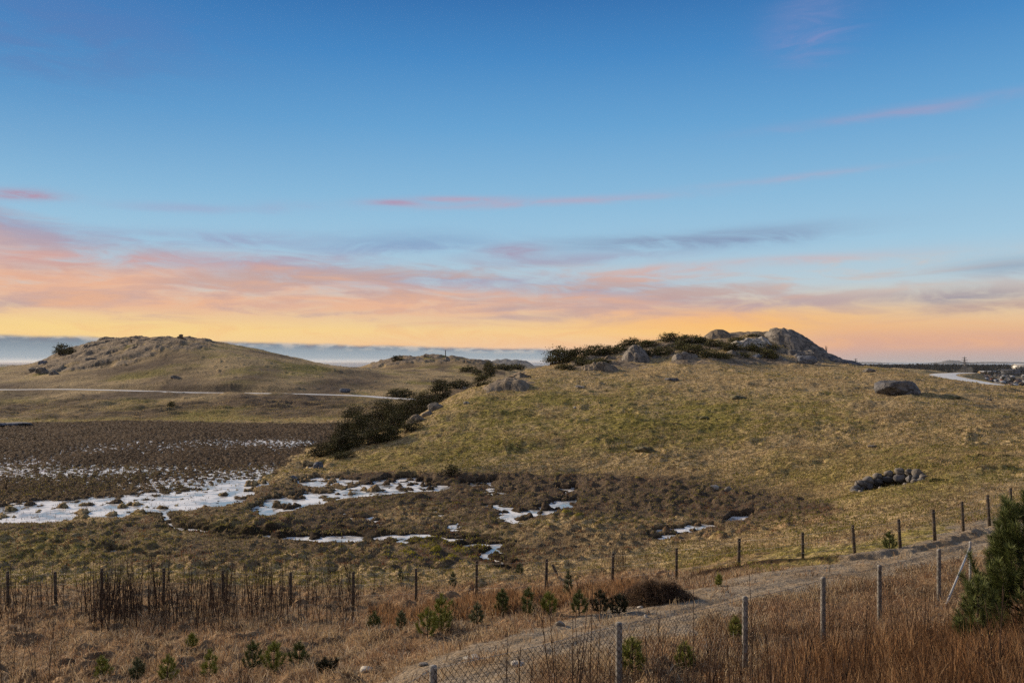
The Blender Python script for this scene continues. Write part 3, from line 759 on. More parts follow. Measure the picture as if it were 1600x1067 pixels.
# dark rushes of the marsh, thin ones standing in the water
X, Y = scatter(210000, 46, 123, -.72, -.14); z, m = H(X, Y, True)
ok = (m['marsh'] > .5) & (m['pool'] < .5) & ((z > WATER_Z-.0)|(rng.random(len(X)) < .15)) | (m['pool'] > .5) & (rng.random(len(X)) < .045) & (m['px'] < 330)
X, Y, z = X[ok], Y[ok], np.maximum(z[ok], WATER_Z-.02)
t = np.clip(.35+fbm(X, Y*.5, 5, 3, 102)*.9+rng.normal(0, .2, len(X)), 0, 1)
col = lerp((.045,.034,.025), (.18,.135,.092), t)
blades('marsh_rushes', X, Y, z-.02, .05+.13*rng.random(len(X)), .012+.00045*Y, .1+.5*rng.random(len(X)), col, 'dark brown rushes covering the flooded marsh on the left')

# ------------------------------------------------------------------ rocks
def rock_material(name, lo, hi, lich):
    m, nt, b = new_mat(name, .88, .25)
    v = objco(nt); gp = geo_pos(nt)
    a1 = noise(nt, gp, .9, 7, .68); a2 = noise(nt, gp, 5, 5, .7)
    c = mix(nt, (a1*.7+a2*.3).step(.36, .62), lo, hi)
    c = mix(nt, a2.step(.58, .72)*.6, c, lich)
    vo = nt.nodes.new('ShaderNodeTexVoronoi'); vo.feature = 'DISTANCE_TO_EDGE'; vo.inputs['Scale'].default_value = .55
    wv = nt.nodes.new('ShaderNodeVectorMath'); wv.operation = 'ADD'; nw = nt.nodes.new('ShaderNodeTexNoise'); nw.inputs['Scale'].default_value = 1.0
    nt.links.new(gp.k, nw.inputs['Vector']); nt.links.new(gp.k, wv.inputs[0]); nt.links.new(nw.outputs['Color'], wv.inputs[1]); nt.links.new(wv.outputs[0], vo.inputs['Vector'])
    cr = S(nt, vo.outputs[0]).step(.0, .05)
    c = mix(nt, cr*-.65+.65, c, (.03,.028,.026))
    nt.links.new(c.k, b.inputs['Base Color'])
    bump(nt, b, a1+a2*.35+cr*.4, .9, .12)
    return m
RM = {'grey': rock_material('grey_granite', (.07,.065,.06), (.24,.22,.195), (.34,.32,.27)),
      'dark': rock_material('dark_lichened_granite', (.045,.046,.05), (.17,.17,.18), (.30,.30,.30)),
      'pale': rock_material('pale_granite', (.22,.21,.19), (.52,.49,.44), (.52,.50,.45)),
      'warm': rock_material('warm_granite', (.09,.072,.052), (.27,.22,.16), (.36,.31,.22)),
      'blue': rock_material('bluish_granite', (.055,.065,.085), (.19,.21,.25), (.32,.34,.36)),
      'moss': rock_material('mossy_granite', (.06,.065,.025), (.20,.17,.10), (.40,.38,.34))}
def rock_mesh(seed, cuts=11, sub=4, flat=.0, rough=.085):
    r = np.random.default_rng(seed)
    bm = __import__('bmesh').new(); __import__('bmesh').ops.create_icosphere(bm, subdivisions=sub, radius=1)
    d = np.array([v.co[:] for v in bm.verts]); fs = [tuple(v.index for v in f.verts) for f in bm.faces]; bm.free()
    n = r.normal(size=(cuts, 3)); n /= np.linalg.norm(n, axis=1)[:, None]; off = r.uniform(.62, .95, cuts)
    if flat: n = np.concatenate([n, [[.05,.0,1]]]); off = np.append(off, flat)
    dp = d@n.T; rr = np.where(dp > .05, off[None]/np.maximum(dp, .05), 9)
    k = 26; R = -np.log(np.exp(-k*np.minimum(rr, 1.5)).sum(1)+math.exp(-k*1.05))/k
    for i in range(len(d)):
        p = Vector(d[i]*2.2)+Vector((seed*3.1, 0, 0)); R[i] += rough*mnoise.fractal(p, .9, 2.1, 5)
    V = d*R[:, None]
    return V, fs
_rocks = {}
def make_rock(name, loc, dims, seed, mat, label, cat='rock', rz=0, flat=0, group=None, sub=4, sink=.3):
    key = (seed, flat, sub)
    if key not in _rocks:
        V, fs = rock_mesh(seed, sub=sub, flat=flat); _rocks[key] = (V, fs)
    V, fs = _rocks[key]
    V = V*np.array([dims[0]/2, dims[1]/2, dims[2]/(2-sink*2)])
    V = V + np.array([0, 0, dims[2]*(1-sink*1.0)-V[:, 2].max()+dims[2]*sink*0])
    o = mesh_np(name, V, [i for f in fs for i in f], [3]*len(fs), RM[mat], True)
    o.location = loc; o.rotation_euler = (0, 0, rz)
    return tag(o, label, cat, group)

def place(px, py, dmin=5):
    x_, D, z_ = hit(px, py, None, dmin); return x_, D, z_
def put_rock(name, px, py, w, h, mat, label, seed, dmin=5, depth=.8, rz=0, flat=0, cat='rock', group=None, sub=4, extra=0):
    X_, D, z_ = place(px, py, dmin); k = D/F
    zz = float(H(np.array([X_]), np.array([D]))[0])
    zb = -(py-HZ)*k                 # foot of the rock on the line of sight
    ht = h*k
    return make_rock(name, (X_, D+w*k*depth*.35, min(zz, zb+.2)-.10*ht), (w*k*1.10, w*k*depth, ht*1.22), seed, mat, label, cat, rz, flat, group, sub, .18)

ROCKS = [
 # name, px, py(foot), w, h, material, label, seed, flat, dmin
 ('boulder',1410,617,64,25,'dark','large flat-topped dark boulder alone on the right grass slope',4,.72,40),
 ('rock',1379,616,15,17,'warm','light brown slab leaning on the left side of the large flat-topped boulder',23,0,40),
 ('boulder',1262,571,31,15,'blue','angular blue-grey boulder at the right foot of the rocky knoll',5,.7,60),
 ('boulder',1359,583,20,8,'grey','small rounded grey boulder on the skyline side of the flat-topped boulder',8,0,60),
 ('rock',1488,623,30,8,'moss','low half-sunk rock just right of the large flat-topped boulder',9,0,40),
 ('rock',1008,709,30,9,'moss','mossy rock with a pale top on the open green slope',10,.6,30),
 ('rock',906,609,16,5,'pale','pale little rock in grass below the rocky knoll, left one',11,0,50),
 ('rock',1104,656,18,6,'moss','mossy low rock in the middle of the grass slope',12,0,50),
 ('rock',1052,595,22,5,'dark','dark flat stone in the grass just under the knoll',13,.5,50),
 ('rock',1155,624,26,7,'moss','mossy hump of rock in the grass left of the large boulder',14,0,50),
 ('rock',898,640,7,4,'pale','tiny whitish stone in the green slope',15,0,50),
 ('rock',497,730,16,12,'blue','blue-grey stone standing at the edge of the small upper ice patch',16,0,40),
 ('rock',456,748,14,11,'blue','blue-grey rounded stone left of the upper ice patch',17,0,40),
 ('rock',1118,766,18,7,'pale','pale stone in the brown boggy ground, left of a pair',18,0,30),
 ('rock',1139,770,12,9,'grey','grey stone in the brown boggy ground, right of a pair',19,0,30),
 ('rock',1546,624,12,4,'dark','small dark stone beside the trodden grass near the right edge',20,0,40),
 ('rock',1365,702,14,4,'grey','flat grey stone in the grass above the stone-lined pit',21,.5,30),
 # knoll
 ('rock_outcrop',938,580,56,19,'warm','low sloping slab at the left foot of the knoll',33,0,80),
 ('rock_outcrop',925,563,34,12,'warm','brownish slab among shrubs at the left end of the knoll',34,0,80),
 ('rock_outcrop',958,563,26,10,'warm','small brown ledge between the sloping slab and the tall left crag',35,0,80),
 ('rock_outcrop',1074,562,44,16,'grey','pale grey broken ledge under the dark shrubs at the middle of the knoll',36,0,90),
 ('rock_outcrop',1107,563,14,8,'blue','small bluish rock at the foot of the middle of the knoll',37,0,90),
 ('rock_outcrop',1148,560,34,12,'grey','grey ledge at the foot of the knoll right of centre',38,0,90),
 ('rock_outcrop',1183,563,30,15,'blue','blue-white faced rock beside the dark round shrub at the foot of the knoll',39,.6,90),
 ('rock_outcrop',1218,566,22,12,'grey','grey rock between the dark round shrub and the angular boulder',40,0,90),
 ('rock_outcrop',1172,538,56,14,'pale','pale slab on the upper knoll between the two domes',47,.6,105),
 ('rock_outcrop',1200,548,34,12,'grey','grey slab below the pale slab of the upper knoll',48,0,100),
 ('rock_outcrop',1048,545,30,10,'warm','brown slab among shrubs high on the middle knoll',49,0,105),
 # flank
 ('rock_outcrop',812,592,36,10,'warm','small upper ledge behind the ribbed slanting rock',52,0,70),
 ('rock',681,641,27,13,'grey','grey rock right of the dark pines on the flank, uppermost',53,0,60),
 ('rock',668,650,18,9,'grey','grey rock just under the uppermost flank rock',54,0,60),
 ('rock',652,664,32,15,'warm','brownish rock at the right edge of the dark pines',55,0,60),
 ('rock',575,683,24,15,'grey','grey rock showing between the lower dark pines',56,0,60),
 ('rock',726,609,9,6,'pale','small pale stone at the brow right of the flattened pine',57,0,60),
 ('rock',728,631,10,5,'pale','small pale stone in the grass right of the flank rocks',58,0,60),
 # left hill
 ('boulder',65,574,15,11,'blue','dark block perched on boulders at the left end of the far left hill',61,.7,200),
 ('rock',50,583,17,9,'grey','grey boulder under the perched block, left of three',62,0,190),
 ('rock',63,584,18,10,'grey','grey boulder under the perched block, middle of three',63,0,190),
 ('rock',81,585,15,9,'grey','grey boulder under the perched block, right of three',64,0,190),
 ('rock',137,566,24,7,'grey','low grey ledges halfway up the left end of the far left hill',65,0,190),
 ('rock_outcrop',215,548,24,11,'warm','brown crag right of the steep crag face on the far left hill',67,0,200),
 ('rock_outcrop',270,541,28,9,'pale','pale slab below the cairn on the far left hill',68,0,200),
 ('rock_outcrop',310,541,20,6,'pale','pale slab right of the cairn on the far left hill',69,0,200),
 ('rock_outcrop',172,531,30,7,'warm','brown rock cap on the skyline left of the cairn',71,0,210),
 ('rock',272,592,18,6,'grey','grey stone on the grass of the far left hill above the road',72,0,170),
 ('boulder',538,613,15,8,'blue','blue-grey boulder just above the pale road',73,.6,120),
 ('rock',276,617,24,3,'pale','flat bluish stones just below the pale road',74,.5,120),
 ('rock',22,666,36,7,'blue','long flat bluish rock at the left edge of the marsh',75,.5,100),
 ('rock',-2,667,16,6,'blue','flat bluish rock at the very left beyond the marsh',76,.5,100),
 # second hill
 ('rock',664,560,9,6,'warm','rounded rock on the skyline of the far middle hill',81,0,300),
 ('rock',676,562,6,4,'warm','small rock on the skyline right of the rounded one',82,0,300),
 ('rock',698,564,9,8,'grey','grey rock at the foot of the tall post on the far middle hill',83,0,300),
 ('rock',580,576,8,2.5,'pale','pale slab at the left foot of the far middle hill',84,0,280),
 ('rock',574,577,6,2,'pale','second pale slab left of it at the foot of the far middle hill',85,0,280),
 # near track
 ('stone',876,977,13,9,'pale','pale stone on the near side of the stony track',91,0,8),
 ('stone',1001,950,10,5,'pale','white stone by the brown brush heap on the track',92,0,10),
 ('stone',1009,964,8,5,'pale','small white stone on the track below the white one by the brush heap',93,0,10),
 ('stone',570,1056,20,8,'pale','whitish stone at the left side of the track near the bottom',94,0,7),
 ('stone',660,1042,16,5,'grey','flat grey stone on the track near the short fence post',95,.5,7),
 ('stone',738,1031,26,5,'pale','flat light patch of stone lying in the track',96,.5,7),
 ('stone',808,1037,22,8,'pale','light stone beside the chain-link fence near the bottom',97,0,7),
]
# larger crags, built from their own rising and falling backs
def crag(outline, foot, D, depth, mat, label, seed, p_=2.3, rough=1.):
    k = D/F; x0, x1 = outline[0][0], outline[-1][0]; nx, ny = (110, 44) if x1-x0 > 60 else (64, 30)
    px = np.linspace(x0, x1, nx); py = np.interp(px, [a for a, b_ in outline], [b_ for a, b_ in outline])
    s_ = np.linspace(-1, 1, ny); PX, SV = np.meshgrid(px, s_); PY = np.broadcast_to(py, PX.shape)
    prof = np.clip(1-np.abs(SV)**p_, 0, 1); Xw = (PX-800)*k; hgt = (foot-PY)*k+.4
    end = np.clip(np.minimum(PX-x0, x1-PX)/(x1-x0)*9, 0, 1)**.5
    Yw = D+SV*depth/2*(.5+.5*end)+fbm(Xw, SV*3, 3, 3, seed)*.8
    Z = -(foot-HZ)*k-.6+hgt*prof+.2*prof
    w_, id_ = worley(Xw+fbm(Xw, Yw, 3, 2, seed)*1.2, Yw+Z*1.3, 3.2, seed); w2, id2 = worley(Xw, Yw*.7+Z*1.5, 1.4, seed+1)
    Z = Z+prof**.5*rough*min(1, float(hgt.max())/3)*((id_-.5)*.55*sstep(.75, .4, w_)+(id2-.5)*.22+fbm(Xw, Yw, 1.2, 4, seed+2)*.16-.22*sstep(.12, 0, np.abs(fbm(Xw, Yw+Z, 3.5, 2, seed+4))))
    V = np.stack([Xw-(x0+x1-1600)/2*k, Yw-D, Z-(-(foot-HZ)*k)], -1).reshape(-1, 3); i = (np.arange(ny-1)[:, None]*nx+np.arange(nx-1)[None]).ravel()
    f = np.stack([i, i+1, i+nx+1, i+nx], -1); o = mesh_np('rock_outcrop', V, f, np.full(len(f), 4), RM[mat], True)
    o.location = ((x0+x1-1600)/2*k, D, -(foot-HZ)*k); return tag(o, label, 'rock')
for i, (nm, px, py, w, h, mt, lb, sd_, fl, dm) in enumerate(ROCKS):
    if nm == 'rock_outcrop':
        r_ = np.random.default_rng(sd_); X_, D, z_ = place(px, py-1, dm); w *= 1.2; h *= .9; ts = np.linspace(0, 1, 9)
        pk = r_.uniform(.3, .65); ph = np.clip(1-np.abs(ts-pk)/np.where(ts < pk, pk, 1-pk), 0, 1)**.38*r_.uniform(.72, 1.05, 9)
        crag([(px-w/2+w*t, py+2-(h+2)*q) for t, q in zip(ts, ph)], py+2, D+1, max(3.0, w*D/F*.8), mt, lb, sd_, rough=1.5)
        continue
    put_rock(nm, px, py, w, h, mt, lb, sd_, dm, depth=.8 if w < 60 else .9, flat=fl, sub=5 if w > 48 else 4 if w > 12 else 3, cat='boulder' if nm == 'boulder' else 'rock' if nm != 'stone' else 'stone')
crag([(1184,540),(1192,530),(1196,524),(1202,517),(1212,515),(1232,515.5),(1243,520),(1252,525),(1266,535),(1276,543),(1284,552),(1296,556),(1304,563),(1312,569)], 570, 134, 17, 'grey', 'highest bare granite dome with its long shoulder falling to the right', 3, rough=1.15)
crag([(1096,535),(1102,525),(1110,518),(1118,514.5),(1128,514.5),(1138,520),(1146,527),(1152,534)], 538, 139, 9, 'warm', 'smooth brown dome of rock on the skyline of the knoll', 5, rough=.5)
crag([(1224,570),(1230,548),(1240,545),(1254,550),(1266,548),(1280,558),(1292,570)], 572, 124, 6, 'grey', 'jointed granite blocks in front of the highest dome', 6, rough=1.2)
crag([(1284,571),(1294,560),(1304,556),(1312,560),(1326,563),(1338,568),(1348,573)], 573, 127, 8, 'dark', 'low dark rock tail at the right end of the knoll', 7, rough=.6)
crag([(964,573),(970,562),(978,549),(988,541),(1000,541),(1009,547),(1014,557),(1022,553),(1032,557),(1038,564),(1042,572)], 573, 122, 8, 'grey', 'tall grey two-lobed crag at the left of the rocky knoll', 8, rough=1.7)
crag([(754,606),(764,599),(776,593),(790,590),(804,591),(818,595),(828,600)], 606, 92, 8, 'warm', 'ribbed slanting rock at the left brow of the middle hill', 9, rough=.9)
crag([(120,560),(128,548),(136,538),(150,535),(163,532),(178,534),(192,538),(205,545)], 562, 246, 16, 'warm', 'brown crag stepping up the left skyline of the far left hill', 10, rough=1.3)
crag([(168,553),(176,541),(190,538),(204,540),(216,545),(224,553)], 556, 232, 9, 'warm', 'steep brown crag face near the top of the far left hill', 11, rough=1.3)
# cairn
cx_, cD, cz = place(282, 531, 215)
ca = empty('cairn', (cx_, cD, cz-.2), 'small stone cairn on the highest point of the far left hill', 'cairn')
for k in range(9):
    V, fs = rock_mesh(200+k, sub=2); a = k*2.4
    lev = 0 if k < 5 else 1 if k < 8 else 2
    V = V*[.75,.6,.42]+[math.cos(a)*(.9-.35*lev), math.sin(a)*.5, .35+lev*.6]
    mesh_np('stone', V, [i for f in fs for i in f], [3]*len(fs), RM['warm'], True, None, ca)

# stone-lined pit
pit = empty('stone_lined_pit', PIT, 'sunken pit lined with round grey stones in the right slope', 'stone pit')
PM = RM['grey']
r_ = np.random.default_rng(12)
def pit_stone(a, lev, s_, rad=1.0, seed=None, mt='grey'):
    ex, ey = math.cos(a)*1.85*rad, math.sin(a)*1.85*rad
    ca_, sa_ = .94, .34
    lx = ex*ca_-ey*sa_; ly = ex*sa_+ey*ca_
    gz = float(H(np.array([PIT[0]+lx*1.25]), np.array([PIT[1]+ly*1.25]))[0])-PIT[2]
    V, fs = rock_mesh(300+seed, cuts=10, sub=3, rough=.05)
    V = V*[s_*r_.uniform(.9, 1.25), s_*.8, s_*r_.uniform(.75, .95)]+[lx, ly, gz+lev]
    mesh_np('stone', V, [i for f in fs for i in f], [3]*len(fs), RM[mt], True, None, pit)
n_ = 0
for lev, cnt, rad, mt in ((.0, 11, 1.0, 'grey'), (-.32, 10, .95, 'dark')):   # far wall, three courses; lower stones darker, as shade in the hollow
    for k in range(cnt):
        pit_stone(math.radians(-12+k*204/cnt+lev*20), lev+r_.uniform(-.03, .04), (.25+.09*r_.random()), rad, n_, mt); n_ += 1
for k in range(9):                       # near rim
    pit_stone(math.radians(196+k*19), -.14, .20+.06*r_.random(), 1.0, n_, 'grey'); n_ += 1

# ------------------------------------------------------------------ windswept shrubs
bark = simple_mat('dark_bark', (.035,.028,.022), (.11,.085,.065), 9, .95, .1)
fm, nt, b = new_mat('juniper_foliage', .8, .2)
cA, _x = attr(nt, 'leaf'); nt.links.new(cA.k, b.inputs['Base Color'])
def leaf_mesh(name, P, Nn, size, col, mat, parent, stretch=2.2, up=None):
    """small leaf-like faces at points P"""
    N = len(P); t = rng.normal(size=(N, 3)); 
    if up is not None: t = t*.55+np.asarray(up)
    t /= np.linalg.norm(t, axis=1)[:, None]
    s_ = np.cross(t, rng.normal(size=(N, 3))); s_ /= np.linalg.norm(s_, axis=1)[:, None]
    size = np.broadcast_to(size, (N,))[:, None]
    a = P-s_*size*.5; c = P+s_*size*.5; d = P+t*size*stretch*.5; e = P-t*size*stretch*.5
    V = np.stack([a, e, c, d], 1).reshape(-1, 3); k = np.arange(N)*4
    c4 = np.concatenate([np.repeat(col, 4, 0), np.ones((N*4, 1))], 1)
    return mesh_np(name, V, np.stack([k, k+1, k+2, k+3], -1), np.full(N, 4), mat, False, {'leaf': c4}, parent)

def wind_shrub(seed, w, h, dens, trunk=.35, lean=.5, leaf=.16, warm=.0):
    """flagged shrub w x h metres, leaning to +x; returns crown points"""
    r = np.random.default_rng(seed); mb = MB(); pts = []
    nb = max(5, int(6+w*1.6))
    for i in range(nb):
        t = (i+.5)/nb; bx = (t-.5)*w*.9; 
        top = h*(.45+.5*math.sin(math.pi*min(1, t*.8+.18)))*r.uniform(.75, 1.08)
        by = r.uniform(-.22, .22)*w*.6
        x0 = bx*.35-lean*h*.35; p0 = (x0, by*.3, -.15); p1 = (bx*.7, by*.7, top*.45); p2 = (bx+lean*h*.25, by, top*.85)
        mb.tube([p0, ((p0[0]+p1[0])/2+.05, by*.5, top*.2), p1, p2], .035+.022*h, .012+.006*h, 5)
        nk = int(dens*top*1.0)+20
        for lvl in range(3):
            cz_ = top*(.22+.32*lvl); cxx = bx+lean*h*.12*lvl; n = nk//3
            q = r.normal(size=(n, 3))*[w/nb*1.2, w*.14+.12*h, h*.11]
            q[:, 0] += np.abs(r.normal(size=n))*w/nb*.7*lvl/2
            q += [cxx, by, cz_]; q[:, 2] += q[:, 0]*0; pts.append(q)
    P = np.concatenate(pts); P[:, 2] = np.maximum(P[:, 2], r.uniform(0, .12, len(P)))
    # gaps: drop points in noise hollows
    sc_ = 2.2/max(h, .6); g = np.array([mnoise.noise(Vector((p[0]*.55*sc_+seed, p[1]*.6*sc_, (p[2]-p[0]*.12)*2.0*sc_))) for p in P])
    P = P[(g > -.12) | (r.random(len(P)) < .07)]; g = g[(g > -.16) | (g < -9)] if False else None
    t = np.clip(.5+.9*np.array([mnoise.noise(Vector((p[0]*.9, p[1]*.9+seed, p[2]*1.4))) for p in P])+r.normal(0, .18, len(P)), 0, 1)
    t = np.clip(t*.75+.35*(P[:, 2]/max(P[:, 2].max(), .1))**2, 0, 1); col = lerp((.022,.025,.010), (.165,.16,.05), t); tw = r.random(len(P)) < .12; col[tw] = (.14,.10,.065)  # crown tops lightened in the leaf colour, as if sunlit
    if warm: col = col*(1-warm)+np.array((.13,.085,.035))*warm
    return mb, P, col
SHR = [
 # px, py foot, w, h, label, dmin, warm
 (96,556,26,14,'windswept dark pine leaning from the rocks on the far left hill',215,0),(109,553,11,10,'small upright dark pine beside the windswept one on the far left hill',215,0),
 (508,712,56,20,'lowest spreading juniper at the foot of the flank, by the marsh',60,.1),(545,704,52,26,'low juniper on the flank just above the lowest spreading one',60,0),
 (548,690,52,46,'tall leafy pine on the left edge of the dark flank thicket',66,0),(586,698,44,34,'rounded juniper in front of the dark flank thicket, below the grey rock',62,0),
 (596,674,60,42,'broad pine in the middle of the dark flank thicket',68,0),(622,672,40,26,'bushy light-tipped pine at the right front of the flank thicket',66,.1),
 (628,653,58,26,'dense pine in the upper flank thicket',72,0),(655,645,50,26,'dense pine at the upper right of the flank thicket',74,0),
 (624,622,44,12,'flat leaning juniper with grey-green top behind the flank thicket',85,.1),(684,628,30,30,'windswept pine with a bare forked trunk at the top of the flank thicket',76,0),
 (716,609,44,13,'flattened juniper along the brow of the flank',80,0),(538,716,36,10,'brownish heather cushion under the lowest junipers',55,.4),
 (751,604,22,18,'dark bush left of the ribbed slanting rock',84,0),(762,588,20,18,'dark bush on the brow behind the ribbed rock',95,0),
 (762,577,11,10,'small round bush against the far field',130,.1),(787,580,30,9,'low dark bush right of the small round one',110,.1),(806,577,28,7,'low bush at the brow before the distant blue mountain',105,.1),
 (829,576,24,17,'little umbrella-shaped windswept pine on the left brow',100,.15),
 (872,569,46,27,'big windswept pine at the left end of the rocky knoll',100,.1),(900,566,32,20,'windswept pine second from the left end of the knoll',105,.1),
 (882,578,28,10,'low dark round juniper below the big windswept pine',92,0),(908,572,22,14,'dark juniper between the brown slabs at the left of the knoll',95,0),
 (928,556,40,17,'windswept pine with ragged top on the left knoll skyline',110,.15),(953,553,34,14,'low pine on the knoll skyline left of the tall grey crag',110,.15),
 (924,577,22,12,'small juniper in front of the sloping slab',85,0),(985,541,30,13,'flat-topped pine above the tall grey crag',118,.1),
 (1012,543,34,12,'spreading juniper on the skyline right of the flat-topped pine',118,.1),(1033,556,34,16,'dark juniper on the right shoulder of the tall crag',112,0),
 (1047,533,32,14,'dense pine forming the first bump of the knoll skyline',120,.1),(1076,537,38,15,'dense pine forming the second bump of the knoll skyline',120,.1),
 (1084,553,46,16,'large dark juniper mat in the middle of the knoll',108,0),(1109,560,34,14,'dark juniper mat hanging over the small bluish rock',104,0),
 (1118,541,30,11,'juniper under the smooth brown dome',114,0),(1143,548,34,14,'dark juniper between the brown dome and the foot ledge',110,0),
 (1152,533,26,7,'flat juniper strip right of the brown dome',118,0),(1176,526,16,5,'tiny dark bush on the skyline between the two domes',122,0),
 (1174,549,20,12,'pointed dark juniper above the blue-white faced rock',108,0),(1204,546,26,9,'dark juniper strip below the pale slab',110,0),
 (1190,540,13,6,'small juniper left of the dark strip under the pale slab',112,0),(1202,564,28,15,'dark round shrub at the foot of the knoll beside the blue-white rock',100,0),
 (1190,552,24,9,'dark juniper above the round shrub',106,0),(1222,536,14,5,'tiny juniper growing on the flank of the highest dome',112,0),
 (1062,546,34,13,'dark juniper mat left of the large central mat of the knoll',112,0),(1096,537,26,11,'dense juniper between the second skyline bump and the brown dome',118,.1),(1008,556,20,11,'juniper wedged behind the tall grey crag',116,0),
 (1130,560,26,10,'dark juniper at the knoll foot left of the grey ledge',100,0),(1160,560,22,9,'dark juniper at the knoll foot right of the grey ledge',100,0),(968,548,24,12,'ragged juniper close above the small brown ledge',112,.1),(940,568,28,10,'dark juniper lying between the left slabs of the knoll',98,0),
 (566,676,40,34,'dark pine between the left-edge pine and the broad middle one of the flank thicket',70,0),(606,692,34,22,'low dark juniper at the front of the flank thicket',64,0),(664,634,34,20,'dense pine just below the forked pine of the flank thicket',76,0),
 (640,676,30,18,'small juniper at the right lower rim of the flank thicket',64,.1),(528,706,40,22,'juniper between the lowest spreading one and the tall left-edge pine',62,.05),
 (590,566,16,8,'dark bush on the left slope of the far middle hill',300,.1),(600,561,9,5,'small dark bush on the left skyline of the far middle hill',315,.1),(609,560,7,4,'second small dark bush left of the bare tree on the far hill',315,.1),
 (577,570,12,6,'bush at the left foot of the far middle hill',290,.2),(731,582,26,9,'dark bushes at the right side of the far middle hill',250,.1),(745,585,14,8,'greyish bush at the right end of the far middle hill',240,.3),
 (620,566,16,7,'dark bush on the face of the far middle hill',300,.15),(702,746,22,15,'spiky juniper at the upper right edge of the large pool',40,.1),
 (1464,752,22,8,'small dark juniper right of the stone-lined pit',32,.1),(266,640,10,8,'dark bush in the grass between road and marsh',120,.1),
]
SG = 'windswept evergreen shrubs'
for i, (px, py, w, h, lb, dm, warm) in enumerate(SHR):
    X_, D, z_ = place(px, py, dm); k = D/F; wm_, hm_ = w*k, h*k
    hm_ *= 1.12 if px < 850 else .96; gz_ = float(H(np.array([X_]), np.array([D]))[0])
    t = empty('windswept_pine' if h/w > .45 else 'juniper_shrub', (X_, D+wm_*.1, max(gz_, z_)-.1), lb, 'shrub', SG)
    leaf = max(.055, .00075*D)
    dens = min(16000, 7.0*wm_*hm_/(leaf*leaf)/max(5, 6+wm_*1.6)/max(hm_, .3))
    mb, P, col = wind_shrub(500+i, wm_, hm_, dens, lean=.55 if warm < .3 else .2)
    P[:, 2] *= hm_/max(np.percentile(P[:, 2], 98.5), .05)
    mb.build('trunk', bark, t)
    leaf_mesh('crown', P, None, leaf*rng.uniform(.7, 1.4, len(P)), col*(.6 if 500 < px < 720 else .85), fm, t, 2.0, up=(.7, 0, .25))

# ------------------------------------------------------------------ bare saplings
twig = simple_mat('sapling_bark', (.022,.015,.012), (.075,.048,.036), 12, .9, .15)
def sapling(mb, r, base, h, lean, branches=5, rad=.010, curve=.08):
    pts = []; x0, y0, z0 = base; dx = r.uniform(-curve, curve); dy = r.uniform(-curve, curve)
    K = 7
    for k in range(K):
        t = k/(K-1); pts.append((x0+lean[0]*t*h+dx*h*math.sin(t*2.6), y0+lean[1]*t*h+dy*h*math.sin(t*2.2), z0+t*h))
    mb.tube(pts, rad, rad*.3, 4)
    for q in range(branches):
        t = r.uniform(.3, .92); i = int(t*(K-1)); a = Vector(pts[i]); bb = Vector(pts[min(i+1, K-1)]); p = a.lerp(bb, t*(K-1)-i)
        an = r.uniform(0, 6.28); L = h*(1-t*.7)*r.uniform(.12, .30)
        d = Vector((math.cos(an)*.45, math.sin(an)*.45, .9))
        mb.tube([p, p+d*L*.5+Vector((0, 0, .02)), p+d*L+Vector((0, 0, L*.15))], rad*.45, rad*.18, 3)
variants = []
for s_ in range(10):
    r = np.random.default_rng(900+s_); mb = MB(); sapling(mb, r, (0,0,-.1), 1.0, (r.uniform(-.15,.15), r.uniform(-.1,.1)), r.integers(3, 8), .0058)
    for q_ in range(s_ % 4): sapling(mb, r, (r.uniform(-.16,.16),r.uniform(-.16,.16),-.1), r.uniform(.6,.95), (r.uniform(-.12,.2), 0), 4, .0055)
    o = mb.build('bare_sapling', twig); variants.append(o)
SAP = []
r = np.random.default_rng(77)
def thicket(n, x0, x1, y0, y1, h0, h1, lb, grp, clump=None):
    for _ in range(n):
        px = r.uniform(x0, x1)
        if clump is not None: px = clump[r.integers(len(clump))]+r.normal(0, 16); px = min(max(px, x0), x1)
        SAP.append((px, r.uniform(y0, y1), r.uniform(h0, h1), lb, grp))
thicket(172, 132, 400, 945, 992, 62, 112, 'thin dark bare sapling in the dense left thicket before the wooden fence', 'saplings of the dense left thicket', (150,165,180,200,225,245,262,280,300,320,335,350,372,390))
thicket(55, 400, 560, 930, 985, 60, 112, 'thin dark bare sapling in the looser thicket right of the dense one', 'saplings of the looser middle thicket', (405,420,440,462,485,510,540,550))
thicket(22, 0, 130, 930, 990, 60, 100, 'dark bare sapling standing apart at the left edge before the wooden fence', 'saplings at the left edge', (5,22,30,45,80,95))
thicket(16, 560, 800, 905, 950, 25, 55, 'short thin bare sapling in the rusty grass before the wooden fence', 'short saplings in the rusty grass')
thicket(12, 935, 985, 885, 900, 40, 66, 'reddish bare sapling of the clump behind the brush heap', 'saplings behind the brush heap')
thicket(10, 1000, 1060, 870, 895, 14, 34, 'short bare twig plant by the wooden fence right of the brush heap', 'twigs by the wooden fence')
thicket(20, 1190, 1460, 990, 1040, 60, 120, 'thin bare sapling in the rusty grass below the chain-link fence', 'saplings under the chain-link fence')
for i, (px, py, hp, lb, grp) in enumerate(SAP):
    X_, D, z_ = place(px, py, 7); zz = float(H(np.array([X_]), np.array([D]))[0]); s_ = hp*D/F
    src = variants[i % 10]
    o = src if i < 10 else src.copy()
    if i >= 10: C.objects.link(o)
    o.location = (X_, D, zz); o.rotation_euler = (0, 0, r.uniform(0, 6.28)); wd = r.uniform(.8, 1.3); o.scale = (s_*wd, s_*wd, s_)
    tag(o, lb, 'sapling', grp)
